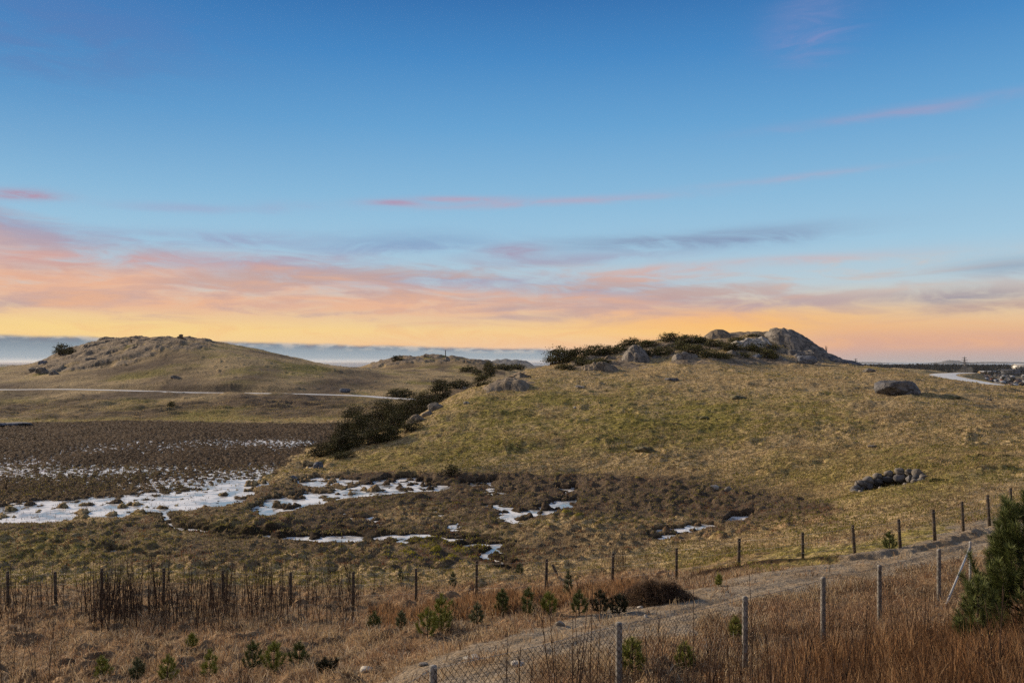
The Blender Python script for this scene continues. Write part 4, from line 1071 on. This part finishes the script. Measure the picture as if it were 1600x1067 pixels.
# nearer many-stemmed ones, each its own
def at_xy(X_, D): return float(H(np.array([X_]), np.array([D]))[0])
NEAR = [ # px of foot, D, list of (tip px, tip py), label
 (880,8.0,[(858,935),(888,955),(905,968),(845,930),(915,945),(870,1000),(922,950),(895,1020)],'fan of dark bare stems left of the second chain-link post'),
 (918,8.3,[(925,905),(902,960),(938,965),(912,1005),(950,1000)],'upright dark stems close left of the second chain-link post'),
 (1022,8.2,[(1007,945),(1025,950),(1038,975),(1060,965),(1015,1010),(1064,1000)],'fan of dark stems right of the second chain-link post'),
 (1090,8.4,[(1090,905),(1068,985),(1112,975)],'tall straight dark stem left of the third chain-link post'),
 (1168,8.6,[(1167,890),(1150,985),(1185,960)],'tall thin dark stem crossing the third chain-link post'),
 (1205,8.6,[(1186,950),(1215,1000),(1238,985),(1196,1010)],'curved dark stems right of the third chain-link post'),
 (805,8.0,[(800,985),(813,1000),(790,1020),(830,1005)],'short dark stems at the bottom left of the chain-link fence'),
 (380,13.5,[(382,1000),(392,985),(375,1020)],'dark bare stem at the bottom left, right one of two'),
 (238,13.5,[(262,1008),(240,1000),(232,1035)],'dark bare stem at the bottom left, left one of two'),
 (92,13.5,[(96,985),(75,975),(112,1000)],'thin bare stems in the bottom left corner'),
 (68,15,[(50,900),(98,905),(30,925),(85,950)],'spreading bare shrub at the far left before the fence'),
 (8,13.5,[(28,915),(-10,930),(40,960)],'bare leaning stems at the left border'),
 (1310,8.8,[(1300,1000),(1330,985),(1318,1020)],'bare twiggy stems in the tall rusty grass below the fourth chain-link post'),
 (1112,9.2,[(1100,965),(1122,975),(1135,960),(1092,990),(1140,1000),(1118,1010)],'dark twiggy shrub left of the third chain-link post'),
 (1140,8.9,[(1128,985),(1150,1005),(1158,990),(1120,1015)],'low twiggy shrub at the foot of the third chain-link post'),
 (1250,9.4,[(1240,975),(1262,960),(1275,990),(1232,1000),(1258,1010)],'dark twiggy shrub left of the fourth chain-link post'),
 (1345,10.2,[(1335,945),(1352,930),(1362,965),(1326,970)],'bare twiggy shrub between the fourth and fifth chain-link posts'),
 (960,8.6,[(950,1005),(972,1015),(985,1000),(940,1020)],'low bare stems at the foot of the second chain-link post'),
 (1560,9.5,[(1568,905),(1545,930),(1580,915),(1530,960)],'bare stems in front of the big young pine'),
]
for i, (px, D, tips, lb) in enumerate(NEAR):
    rr = np.random.default_rng(1200+i); X_ = (px-800)/F*D; zg = at_xy(X_, D); mb = MB()
    for (tx, ty) in tips:
        tX = (tx-800)/F*D-X_; tz = -(ty-HZ)/F*D-zg; h = max(tz, .15)
        sapling(mb, rr, (rr.uniform(-.05,.05), rr.uniform(-.05,.05), -.05), h, (tX/h, rr.uniform(-.06,.06)), rr.integers(4, 9), .0085, .02)
    o = mb.build('bare_shrub', twig); o.location = (X_, D, zg); tag(o, lb, 'bare shrub', 'bare shrubs near the camera')
# far bare trees and shrubs
FARB = [('bare_tree',614,557,12,'tiny bare tree with a round crown on the far middle hill',310),('bare_shrub',1291,556,17,'thin bare shrub right of the highest granite dome',112),
        ('bare_shrub',132,684,12,'dark forked bare shrub in the far marsh',90),('bare_sapling',74,682,16,'single thin bare sapling at the far edge of the marsh',90),
        ('bare_shrub',10,764,20,'bare shrub standing in the marsh at the left border',48),('bare_shrub',589,567,6,'bare bush on the left slope of the far middle hill',290),
        ('bare_shrub',205,538,14,'leafless brown bush against the crag of the far left hill',200),('bare_shrub',54,690,12,'thin bare stalks in the far marsh, left of the forked shrub',86)]
for i, (nm, px, py, hp, lb, dm) in enumerate(FARB):
    X_, D, z_ = place(px, py, dm); h = hp*D/F; rr = np.random.default_rng(1500+i); mb = MB(); ns = 1 if nm != 'bare_shrub' else 6
    if nm == 'bare_tree':
        mb.tube([(0,0,-.2),(0,0,h*.5)], .09, .07, 5)
        for q in range(16):
            a = rr.uniform(0, 6.28); e = rr.uniform(.15, .38); mb.tube([(0,0,h*.42),(math.cos(a)*h*e*.6, math.sin(a)*h*e*.6, h*.72),(math.cos(a)*h*e, math.sin(a)*h*e, h*rr.uniform(.8, 1))], .045, .02, 3)
    else:
        for q in range(ns): sapling(mb, rr, (rr.uniform(-.05,.05)*h, 0, -.1), h*rr.uniform(.6, 1), (rr.uniform(-.45,.45) if ns > 1 else 0, 0), 8, .00022*D+.008, .05)
    o = mb.build(nm, twig); o.location = (X_, D, z_); tag(o, lb, 'bare tree' if nm == 'bare_tree' else 'bare shrub' if nm == 'bare_shrub' else 'sapling')

# ------------------------------------------------------------------ young pines
ndm, nt, b = new_mat('pine_needles', .6, .3)
cA, _x = attr(nt, 'leaf'); nt.links.new(cA.k, b.inputs['Base Color'])
def pine(mb, r, h, wide, nl=.075, dens=1.0, whorls=None):
    """shoots of a young pine: returns needle roots, directions"""
    shoots = []
    whorls = whorls or max(3, int(h/.17)) if h < 1 else int(h/.22)
    mb.tube([(0,0,-.1),(0,0,h*.5),(0,0,h*.93)], .007+.010*h, .005, 6)
    shoots.append((Vector((0,0,h*.72)), Vector((0,0,h))))
    for i in range(whorls):
        t = (i+.4)/whorls; zz = h*t*.86; n = r.integers(4, 7)
        for k in range(n):
            a = 6.28*(k+r.random()*.6)/n; L = wide*(1-t*.70)*r.uniform(.75, 1.1)
            p0 = Vector((0,0,zz)); d = Vector((math.cos(a), math.sin(a), r.uniform(.2, .7)))
            p1 = p0+d*L*.55; p2 = p1+Vector((math.cos(a)*L*.22, math.sin(a)*L*.22, L*r.uniform(.35, .75)))
            mb.tube([p0, p1, p2], .006+.004*h, .004, 4); shoots.append((p0.lerp(p1, .45), p1)); shoots.append((p1, p2))
            if L > .35:
                for q in (-1, 1):
                    a2 = a+q*.7; p3 = p0.lerp(p1, .75); p4 = p3+Vector((math.cos(a2)*L*.33, math.sin(a2)*L*.33, L*.36))
                    mb.tube([p3, p4], .004+.002*h, .003, 4); shoots.append((p3, p4))
    P, Dv = [], []
    for a_, b_ in shoots:
        L = (b_-a_).length; n = max(14, int(L*1300*dens)); t = r.random(n)[:, None]; ax = np.array((b_-a_).normalized())
        rd_ = r.normal(size=(n, 3)); rd_ -= (rd_@ax)[:, None]*ax; rd_ /= np.linalg.norm(rd_, axis=1)[:, None]
        P.append(np.array(a_)*(1-t)+np.array(b_)*t); Dv.append(ax*r.uniform(.55, 1.1, (n, 1))+rd_*r.uniform(.5, .9, (n, 1)))
    P = np.concatenate(P); Dv = np.concatenate(Dv); Dv /= np.linalg.norm(Dv, axis=1)[:, None]
    return P, Dv*nl*r.uniform(.7, 1.15, (len(P), 1))
def needles(name, P, Dv, w, col, parent):
    N = len(P); s_ = np.cross(Dv, rng.normal(size=(N, 3))); s_ /= np.linalg.norm(s_, axis=1)[:, None]; s_ *= w/2
    V = np.stack([P-s_, P+s_, P+Dv+s_*.3, P+Dv-s_*.3], 1).reshape(-1, 3); k = np.arange(N)*4
    c4 = np.concatenate([np.repeat(col, 4, 0), np.ones((N*4, 1))], 1)
    return mesh_np(name, V, np.stack([k, k+1, k+2, k+3], -1), np.full(N, 4), ndm, False, {'leaf': c4}, parent)
def make_pine(px, D, h, wide, seed, lb, tone, nl=.07, w=.006, dens=1., grp=None, py=None, name='young_pine'):
    if py is not None: X_, D, _ = place(px, py, 7)
    else: X_ = (px-800)/F*D
    t = empty(name, (X_, D, at_xy(X_, D)), lb, 'young pine' if name == 'young_pine' else 'shrub', grp)
    r = np.random.default_rng(seed); mb = MB(); P, Dv = pine(mb, r, h, wide, nl, dens)
    mb.build('trunk', bark, t)
    q = np.clip(rng.normal(.5, .3, len(P)), 0, 1); A = {'deep': ((.04,.055,.018), (.16,.19,.05)), 'fresh': ((.09,.11,.02), (.34,.36,.07)), 'dark': ((.010,.013,.006), (.04,.042,.016)), 'grey': ((.06,.075,.04), (.19,.21,.10))}[tone]
    needles('crown', P, Dv, w, lerp(A[0], A[1], q), t)
    return t
make_pine(1601, 13.0, 2.42, 1.18, 1, 'big bushy young pine at the right border in front of the fences', 'deep', .135, .006, .62)
make_pine(1528, 12.6, 1.15, .55, 3, 'small pine low at the left of the big bushy pine', 'deep', .11, .006, .7)
PN = [(160,1066,.55,.30,'fresh','small pine at the bottom left, leftmost'),(215,1058,.5,.28,'grey','small grey-green pine at the bottom left, between two fresh ones'),(262,1066,.6,.32,'fresh','small fresh green pine at the bottom left right of the grey-green one'),
 (328,1060,.6,.30,'fresh','small fresh green pine left of the three-pine clump'),(395,1042,.62,.34,'deep','left pine of the bushy three-pine clump'),(428,1046,.60,.36,'fresh','middle pine of the bushy three-pine clump'),(468,1038,.58,.34,'deep','right pine of the bushy three-pine clump'),
 (585,992,.55,.30,'deep','lone small pine above the bare ground left of the track'),(627,990,.45,.22,'grey','slim grey-green pine right of the lone small one'),(668,1006,.62,.36,'fresh','bright yellow-green young pine beside the track'),(690,996,.85,.42,'fresh','tallest bright young pine beside the track'),
 (706,966,.5,.28,'fresh','young pine behind the tallest bright one'),(745,975,.5,.25,'grey','sparse young pine between the bright ones and the dark hedge'),(785,962,.7,.36,'deep','dark green pine at the left of the row along the track'),(826,968,.65,.36,'deep','second dark green pine of the row along the track'),
 (858,965,.5,.36,'fresh','lighter low pine of the row along the track'),(888,940,.95,.26,'grey','slender grey juniper-like pine leaning among the rusty grass'),(905,962,.55,.34,'deep','dark low pine right of the slender grey one'),(938,958,.5,.36,'dark','very dark low bush toward the right end of the row'),(968,958,.45,.38,'dark','very dark low bush at the right end of the row by the brush heap'),
 (626,917,.5,.20,'grey','tiny slim pine just before the wooden fence'),(708,920,.6,.24,'grey','small pine among rusty grass left of the brush heap'),(812,896,.5,.25,'grey','small spiky pine by the wooden fence'),(1123,915,.3,.14,'fresh','tiny seedling pine beside the track near the wooden fence'),
 (1390,862,.62,.36,'deep','round bushy small pine at the foot of a wooden fence post'),(512,1062,.26,.34,'dark','flat black-green heather cushion at the bottom left of the track'),(988,1052,.5,.34,'fresh','green young pine just right of the second chain-link post'),(1070,1040,.4,.25,'fresh','small green pine between the second and third chain-link posts'),
 (1150,1000,.4,.22,'fresh','small fresh pine close left of the third chain-link post'),(300,1020,.35,.2,'fresh','tiny pine in the dry grass above the bottom left pines')]
for i, (px, py, h, wd, tone, lb) in enumerate(PN):
    make_pine(px, None, h*1.0, wd*.85, 40+i, lb, tone, .085, .0065, .75, 'young pines along the track', py)

# brush heap
bx_, bD, bz = place(1032, 940, 12)
bh = empty('brush_heap', (bx_, bD, at_xy(bx_, bD)-.05), 'dark heap of dead brush and grass beside the track', 'brush heap')
mb = MB(); rr = np.random.default_rng(5)
def heap(x_, y_): return np.clip(.44*np.exp(-((x_+.1)**2/.16+y_**2/.13))+.30*np.exp(-((x_-.42)**2/.07+y_**2/.09))+.24*np.exp(-((x_+.55)**2/.06+y_**2/.1)), 0, 1)*(1+.5*fbm(np.asarray(x_), np.asarray(y_), .3, 2, 5))
for k in range(420):
    a = rr.uniform(0, 6.28); R_ = rr.uniform(.0, .85); x0, y0 = math.cos(a)*R_*1.0, math.sin(a)*R_*.7; zz = float(heap(x0, y0))
    a2 = a+rr.normal(0, .8); L = rr.uniform(.2, .5)
    mb.tube([(x0, y0, zz), (x0+math.cos(a2)*L*.6, y0+math.sin(a2)*L*.6, zz+.03), (x0+math.cos(a2)*L, y0+math.sin(a2)*L, max(0, zz-.25))], .006, .003, 3)
mb.build('twigs', twig, bh)
N = 9000; a = rng.uniform(0, 6.28, N); R_ = np.sqrt(rng.random(N))*.8; Xq, Yq = np.cos(a)*R_, np.sin(a)*R_*.8; Xq = Xq*1.25; Zq = heap(Xq, Yq)-.03
blades('dead_grass', Xq, Yq, Zq, rng.uniform(.1, .3, N), np.full(N, .012), rng.uniform(.5, 1.2, N), lerp((.05,.035,.024), (.34,.23,.145), rng.random(N)**1.3), parent=bh)

# ------------------------------------------------------------------ fences
wood = simple_mat('weathered_post_wood', (.035,.030,.026), (.12,.10,.08), 14, .9, .15)
grey_post = simple_mat('grey_impregnated_post', (.12,.115,.11), (.30,.29,.275), 18, .85, .2)
steel = simple_mat('galvanised_steel', (.28,.29,.30), (.45,.46,.47), 30, .65, .3)
FP = [(-95,27.5,893),(12,27.8,892),(86,27.8,893),(159,27.8,888),(256,27.8,887),(348,27.8,891),(454,27.8,894),(552,27.8,893),(650,27.8,888),(745,27.8,876),(854,27.8,873),(958,27.6,864),(1057,27.3,856),(1155,27,841),(1254,26.5,832),(1332,26,820),(1404,26.5,811),(1458,27.2,796),(1503,28.3,783),(1543,29.8,773),(1579,31.2,762),(1615,33,752)]
wf = empty('wooden_fence', (0, 27.5, 0), 'long fence of dark wooden posts and thin wires crossing below the bog', 'fence')
tops = []
for i, (px, D, pt) in enumerate(FP):
    X_ = (px-800)/F*D; zg = at_xy(X_, D); zt = -(pt-HZ)/F*D; zt = max(zt, zg+.75); lean = (-.10 if px > 1300 else 0)+rng.normal(0, .02)
    mb = MB(); mb.tube([(X_-lean*.8, D-27.5, zg-.15), (X_-lean*.3, D-27.5, (zg+zt)/2), (X_, D-27.5, zt-.02), (X_, D-27.5, zt)], .054+rng.uniform(-.008,.008), .05, 8)
    mb.build('post', wood, wf, True); tops.append((X_-lean*.4, D-27.5-.055, zg, zt))
mb = MB()
for fr in (.30, .62, .93):
    for p, q in zip(tops[:-1], tops[1:]):
        a_ = Vector((p[0], p[1], p[2]+(p[3]-p[2])*fr)); b_ = Vector((q[0], q[1], q[2]+(q[3]-q[2])*fr)); mb.tube([a_, a_.lerp(b_, .5)-Vector((0,0,.02)), b_], .0035, None, 3)
mb.build('wire', steel, wf)
# two loose old posts
x_, D_, z_ = place(872, 905, 20)
mb = MB(); mb.tube([(0,0,-.1),(-.10,0,.35),(-.24,0,.62)], .07, .05, 7); o = mb.build('leaning_stump', wood, None, True); o.location = (x_, D_, at_xy(x_, D_)); tag(o, 'short leaning dead stump in the rusty grass by the slender grey pine', 'stump')

CL = [(470,7.9),(677,8.6),(967,10.0),(1164,12.0),(1286,13.8),(1374,15.4),(1467,17.2),(1516,19.0)]
CT = [None,1040,973,932,902,883,858,846]
cf = empty('chain_link_fence', (0, 10, 0), 'low galvanised chain-link fence with grey posts along the near side of the track', 'fence')
cp = []
for i, ((px, D), pt) in enumerate(zip(CL, CT)):
    X_ = (px-800)/F*D; zg = at_xy(X_, D); zt = -(pt-HZ)/F*D if pt else zg+1.15
    cp.append((X_, D-10, zg, zt))
    mb = MB(); r0 = .043 if i < 7 else .03
    mb.tube([(X_, D-10, zg-.2), (X_, D-10, zg+.4), (X_, D-10, zt-.012), (X_, D-10, zt)], r0, r0*.97, 10)
    mb.tube([(X_, D-10, zt), (X_, D-10, zt+.008)], r0*.8, r0*.6, 8)
    mb.build('post', grey_post if i < 7 else steel, cf, True)
mb = MB(); e = cp[-1]; bxx, bDD, _z = place(1476, 948, 12)
mb.tube([(e[0], e[1], e[3]-.12), (bxx, bDD-10, at_xy(bxx, bDD))], .022, None, 8); mb.build('brace', steel, cf, True)
mb = MB()
for fr in (.99, .06):
    for p, q in zip(cp[:-1], cp[1:]):
        a_ = Vector((p[0], p[1]-.05, p[2]+(p[3]-p[2])*fr)); b_ = Vector((q[0], q[1]-.05, q[2]+(q[3]-q[2])*fr)); mb.tube([a_, a_.lerp(b_, .5)-Vector((0,0,.025)), b_], .003, None, 3)
mb.build('line_wire', steel, cf)
# woven mesh: zigzag wires
V, Fc = [], []; nv = 0; CELL = .036
for p, q in zip(cp[:-1], cp[1:]):
    L = math.hypot(q[0]-p[0], q[1]-p[1]); nW = int(L/CELL); rows = 24
    dx, dy = (q[0]-p[0])/L, (q[1]-p[1])/L
    for k in range(nW):
        tt = (np.arange(rows+1)); off = (k+.5+np.where((tt+k) % 2 == 0, -.5, .5))*CELL
        f = off/L; xs = p[0]+dx*off; ys = p[1]+dy*off-.055+np.where(tt % 2 == 0, .004, -.004)
        zl = p[2]+(q[2]-p[2])*f+.03; zh = p[3]+(q[3]-p[3])*f; sag = np.sin(np.pi*np.clip(f, 0, 1))*.025
        zs = zl+(zh-sag-zl)*tt/rows
        P = np.stack([xs, ys, zs], -1); w_ = .0025
        n = len(P)
        ring = [P+np.array(o_) for o_ in ((-w_*dx, -w_*dy, w_*.6), (w_*dx, w_*dy, w_*.6), (0, -w_*1.2, -w_*.9))]
        V.append(np.stack(ring, 1).reshape(-1, 3))
        b0 = nv+np.arange(n-1)*3
        for a_, c_ in ((0, 1), (1, 2), (2, 0)): Fc.append(np.stack([b0+a_, b0+c_, b0+3+c_, b0+3+a_], -1))
        nv += n*3
Fc = np.concatenate(Fc); mesh_np('netting', np.concatenate(V), Fc, np.full(len(Fc), 4), twig, False, None, cf)

# ------------------------------------------------------------------ far things: post, pylons, mountain, islands, town
X_, D, z_ = place(696, 560, 310); mb = MB(); k = D/F
mb.tube([(0,0,-.3),(0,0,12*k*.5),(0,0,12.5*k)], .22, .17, 8); mb.tube([(0,0,12.3*k),(0,0,12.9*k)], .23, .19, 8); o = mb.build('tall_post', wood); o.location = (X_, D, z_); tag(o, 'tall dark post beside a rock on the skyline of the far middle hill', 'post')
X_, D, z_ = place(712, 566, 300); mb = MB(); mb.box((0,0,.35),(3.2,.5,.12)); mb.box((-1.2,0,.1),(.2,.4,.5)); mb.box((1.2,0,.1),(.2,.4,.5)); o = mb.build('bench', wood); o.location = (X_, D, z_); tag(o, 'low dark bench right of the tall post on the far middle hill', 'bench')

def hillform(name, X0, Y0, w, d, h, seed, mat, z0=-37):
    n = 70; xs = np.linspace(-1, 1, n); ys = np.linspace(-1, 1, 24); XX, YY = np.meshgrid(xs, ys)
    f_ = np.clip(1-np.abs(XX)**3, 0, 1)*np.clip(1-YY**2, 0, 1)
    ZZ = z0+h*f_*(1+.35*fbm(XX*w+seed*99, YY*w, w*.35, 4, seed))
    V = np.stack([XX*w+X0, YY*d+Y0, ZZ], -1).reshape(-1, 3); i = (np.arange(23)[:, None]*n+np.arange(n-1)[None]).ravel()
    f = np.stack([i, i+1, i+n+1, i+n], -1); return tag(mesh_np(name, V, f, np.full(len(f), 4), mat, True), kind='structure')
hm = simple_mat('distant_moor', (.05,.06,.07), (.12,.12,.12), .004, .95, .1, obj=False)
def far(px, D): return (px-800)/F*D
hillform('hills', far(795, 5600), 5600, 190, 260, 50, 3, hm)
hillform('hills', far(760, 6000), 6000, 260, 260, 30, 8, hm)
hillform('island', far(1488, 14000), 14000, 190, 240, 62, 5, hm, -40)
hillform('island', far(1490, 13800), 13800, 480, 300, 36, 6, hm, -40)
hillform('island', far(1560, 16000), 16000, 900, 500, 34, 7, hm, -40)
hillform('island', far(1330, 17000), 17000, 900, 400, 32, 9, hm, -40)
hillform('hills', far(5, 6100), 6100, 500, 300, 14, 10, hm, -38)

def pylon(px, D, pt, lb):
    X_ = far(px, D); zb = -34; h = -(pt-HZ)/F*D-zb; mb = MB(); w = h*.13; r = .0004*D*.9
    for sx in (-1, 1):
        for sy in (-1, 1): mb.tube([(sx*w, sy*w, 0), (sx*w*.25, sy*w*.25, h*.65), (0, 0, h)], r, r*.6, 4)
    for k in range(7):
        t = k/7*.65; t2 = (k+1)/7*.65; wa, wb = w*(1-t/.65*.75), w*(1-t2/.65*.75)
        mb.tube([(-wa, -wa, h*t), (wb, -wb, h*t2)], r*.5, None, 3); mb.tube([(wa, -wa, h*t), (-wb, -wb, h*t2)], r*.5, None, 3)
    t = empty('pylon', (X_, D, zb), lb, 'pylon', 'electricity pylons'); mb.build('lattice', steelm, t)
    mb = MB()
    for zz, l in ((.66, .22), (.80, .16), (.92, .11)): mb.tube([(-h*l, 0, h*zz), (h*l, 0, h*zz)], r*.8, None, 4)
    mb.build('crossarm', steelm, t)
steelm = simple_mat('pylon_steel', (.10,.10,.11), (.18,.18,.19), .5)
pylon(1507, 1900, 556.5, 'tall electricity pylon above the dark woods on the right')
pylon(1337, 2300, 559.5, 'distant electricity pylon at the right end of the rocky knoll')

# woods on the plain: one mass
wdm, nt, b = new_mat('far_wood', .95, .05)
cA, _x = attr(nt, 'leaf'); nt.links.new(cA.k, b.inputs['Base Color'])
def wood_mass(name, spots, lb):
    P, size, col = [], [], []
    for (x_, y_, z_, h) in spots:
        n = 26; t = rng.random(n)**.8; a = rng.random(n)*6.28; con = rng.random() < .5
        rad = (h*.24*(1-t*.85) if con else h*.36*np.sqrt(np.clip(1-(t*1.1-.45)**2*1.6, .05, 1)))*np.sqrt(rng.random(n))
        P.append(np.stack([x_+np.cos(a)*rad, y_+np.sin(a)*rad, z_+h*(.05+t*.95)], -1)); size.append(np.full(n, h*.16)); c = rng.uniform(.6, 1.4)
        col.append(np.tile(np.array((.010,.014,.015))*c, (n, 1)))
    return tag(leaf_mesh(name, np.concatenate(P), None, np.concatenate(size), np.concatenate(col), wdm, None, 1.6), lb, kind='stuff')
spots = []
rr = np.random.default_rng(21)
for k in range(5200):
    px = rr.uniform(1330, 1720); D = rr.uniform(1750, 3900)
    pyv = HZ+F*33/D
    if fbm(np.array([px*1.]), np.array([D*.05]), 55, 2, 33)[0] < -.22-.25*(D > 2300): continue
    h = rr.uniform(5, 15)*(1.15 if 1510 < px < 1530 and D < 2100 else 1)*(.7 if D > 3000 else 1)
    spots.append((far(px, D), D, float(plain_z(np.array([far(px, D)]), np.array([D]))[0])-.5, h))
wood_mass('far_woods', spots, 'dark belt of distant woods on the coastal plain at the right')
# garden trees of the town, each its own
TREE = []
for k, (px, D, h) in enumerate([(1511,640,10),(1518,660,8),(1470,760,13),(1476,765,12),(1483,800,12),(1490,780,10),(1497,790,9),(1522,655,8),(1530,700,8),(1538,690,6),(1545,980,9),(1560,900,7),(1575,870,8),(1590,840,8),(1597,930,9),(1582,1200,10),(1568,1300,10),(1552,1250,9),(1606,800,9),(1535,1400,9)]):
    X_ = far(px, D); t = empty('garden_tree', (X_, D, float(plain_z(np.array([X_]), np.array([D]))[0]) if D > 760 else at_xy(X_, D)), None, 'tree', 'dark trees between hill and town')
    t['label'] = ['dark round tree where the hill drops to the town', 'dark tree at the left end of the town beyond the road', 'dark tree among the town houses on the right'][0 if D < 720 else 1 if px < 1500 else 2]
    mb = MB(); mb.tube([(0,0,-1),(0,0,h*.6)], .25, .12, 6); mb.build('trunk', bark, t)
    n = 420; q = rng.normal(size=(n, 3)); q /= np.linalg.norm(q, axis=1)[:, None]; q *= (rng.random((n, 1))**.4)*[h*.36, h*.36, h*.42]; q[:, 2] += h*.58
    leaf_mesh('crown', q, None, h*.07, np.tile((.022,.026,.018), (n, 1))*rng.uniform(.6, 1.6, (n, 1)), wdm, t, 1.6)
# houses
def flat_mat(n, c): 
    m, nt, b = new_mat(n, .8, .2); v = objco(nt); nn = noise(nt, v, .7, 3, .5)
    nt.links.new(mix(nt, nn.step(.3, .7), tuple(x*.85 for x in c), c).k, b.inputs['Base Color']); return m
WALLM = {'white': flat_mat('white_boards', (.72,.71,.68)), 'grey': flat_mat('grey_boards', (.15,.16,.18)), 'red': flat_mat('red_boards', (.22,.07,.05)), 'dark': flat_mat('dark_boards', (.055,.055,.065)), 'ochre': flat_mat('ochre_boards', (.45,.32,.17)), 'cream': flat_mat('cream_render', (.60,.55,.45))}
ROOFM = {'slate': flat_mat('slate_roof', (.045,.048,.06)), 'tile': flat_mat('brown_tile_roof', (.12,.07,.05)), 'pale': flat_mat('pale_metal_roof', (.34,.36,.39))}
glassm, nt, b = new_mat('window_glass', .15, .6); b.inputs['Base Color'].default_value = (.03,.035,.045,1)
def house_proto(L, Wd, Hh, wall, roof, rh=.38):
    mb = MB(); mb.box((0,0,Hh/2-1), (L, Wd, Hh+2)); 
    V = [(-L/2,-Wd/2,Hh),(-L/2,Wd/2,Hh),(-L/2,0,Hh+Wd*rh),(L/2,-Wd/2,Hh),(L/2,Wd/2,Hh),(L/2,0,Hh+Wd*rh)]; mb.add(V, [(0,2,1),(3,4,5),(0,1,4,3)])
    rf = MB(); o = .4
    for s_ in (-1, 1):
        a = (-L/2-o, s_*(Wd/2+o), Hh-o*rh*2*.5+.05); V = [a, (L/2+o, a[1], a[2]), (L/2+o, 0, Hh+Wd*rh+.12), (-L/2-o, 0, Hh+Wd*rh+.12)]
        V += [(x_, y_, z_+.22) for x_, y_, z_ in V]; rf.add(V, [(0,1,2,3),(7,6,5,4),(0,4,5,1),(1,5,6,2),(2,6,7,3),(3,7,4,0)])
    wn = []
    for k in range(3):
        w_ = MB(); w_.box((-L*.3+k*L*.3, -Wd/2-.03, Hh*.5), (1.3, .08, 1.3)); wn.append(w_)
    return mb, rf, wn
kinds = [(11,8,5.2,'white','slate'),(12,8,5,'dark','slate'),(10,8,5,'grey','pale'),(10,7.5,5,'red','tile'),(12,8,4.6,'ochre','slate'),(9,7,5.5,'cream','tile')]
protos = []
for (L, Wd, Hh, wl, rf_) in kinds:
    t = empty('house', (0,0,0), None, 'house', 'houses of the town'); a, b_, wn = house_proto(L, Wd, Hh, wl, rf_)
    a.build('wall', WALLM[wl], t); b_.build('roof', ROOFM[rf_], t)
    for w_ in wn: w_.build('window', glassm, t)
    protos.append(t)
HL = ['white house with dark roof', 'black-walled house with dark roof', 'grey house with pale roof', 'red-brown house with brown roof', 'ochre house with dark roof', 'cream house with brown roof']
used = [False]*6; rr = np.random.default_rng(31); placed = []
def gz_far(X_, D): return float(plain_z(np.array([X_]), np.array([D]))[0]) if D > 760 else at_xy(X_, D)
tries = 0
while len(placed) < 150 and tries < 9000:
    tries += 1
    D = 1/rr.uniform(1/1800, 1/830); lo = 1514 if D > 1250 else 1530 if D > 1000 else 1548; px = rr.uniform(lo, 1700)
    X_ = far(px, D)
    if any(abs(X_-a) < 12 and abs(D-b_) < 20 for a, b_ in placed): continue
    placed.append((X_, D)); k = rr.choice(6, p=[.09,.38,.27,.10,.07,.09])
    t = protos[k] if not used[k] else copy_thing(protos[k]); used[k] = True
    t.location = (X_, D, gz_far(X_, D)); t.rotation_euler = (0, 0, rr.choice([.15, 1.72, .25, .05])+rr.normal(0, .05)); t.scale = (.75, .75, .72)
    
    row_ = 'nearest' if D < 1050 else 'middle' if D < 1350 else 'back'
    t['label'] = HL[k]+' in the '+row_+' rows of the town'; t['group'] = HL[k].replace('house', 'houses')+', '+row_+' rows'
def big(name, px, D, L, Wd, Hh, wl, rf_, lb, rz=0, z=None):
    t = empty(name, (far(px, D), D, gz_far(far(px, D), D) if z is None else z), lb, 'building', rz=rz); a, b_, wn = house_proto(L, Wd, Hh, wl, rf_, .12)
    a.build('wall', WALLM[wl], t); b_.build('roof', ROOFM[rf_], t)
    for w_ in wn: w_.build('window', glassm, t)
big('warehouse', 1545, 1820, 44, 20, 8, 'ochre', 'pale', 'long sand-coloured warehouse at the back of the town')
big('warehouse', 1585, 1850, 70, 30, 10, 'grey', 'slate', 'long grey hall with slate roof behind the town')
big('warehouse', 1604, 2300, 70, 30, 14, 'white', 'pale', 'white industrial hall at the right border beyond the grey one')
for px, D, k, lb in ((1438,900,0,'white house left of two beyond the brow of the hill'),(1447,900,0,'white house right of two beyond the brow of the hill'),(1458,1100,5,'cream house with a pinkish look at the edge of the woods'),(1513,1300,0,'white gabled house before the dark woods, left of a pair'),(1517,1310,0,'white gabled house before the dark woods, right of a pair'),(1495,1500,2,'low grey house in front of the woods left of the gabled pair')):
    t = copy_thing(protos[k], (far(px, D), D, gz_far(far(px, D), D)), .4, (.85,.85,.85)); t['label'] = lb; t['group'] = 'outlying houses'

# thin sea air over everything: one box, the sky stays outside
mb = MB(); mb.box((0, 24980, 0), (86000, 50200, 86)); hz = mb.build('haze', None)
hm_ = bpy.data.materials.new('sea_air'); hm_.use_nodes = True; nt = hm_.node_tree; nt.nodes.clear()
vo = nt.nodes.new('ShaderNodeVolumePrincipled'); vo.inputs['Color'].default_value = (.86,.90,.96,1); vo.inputs['Density'].default_value = .000024; vo.inputs['Anisotropy'].default_value = .2
mo = nt.nodes.new('ShaderNodeOutputMaterial'); nt.links.new(vo.outputs[0], mo.inputs['Volume'])
hz.data.materials.append(hm_); tag(hz, 'thin bluish sea air fading the far plain and islands', kind='stuff')
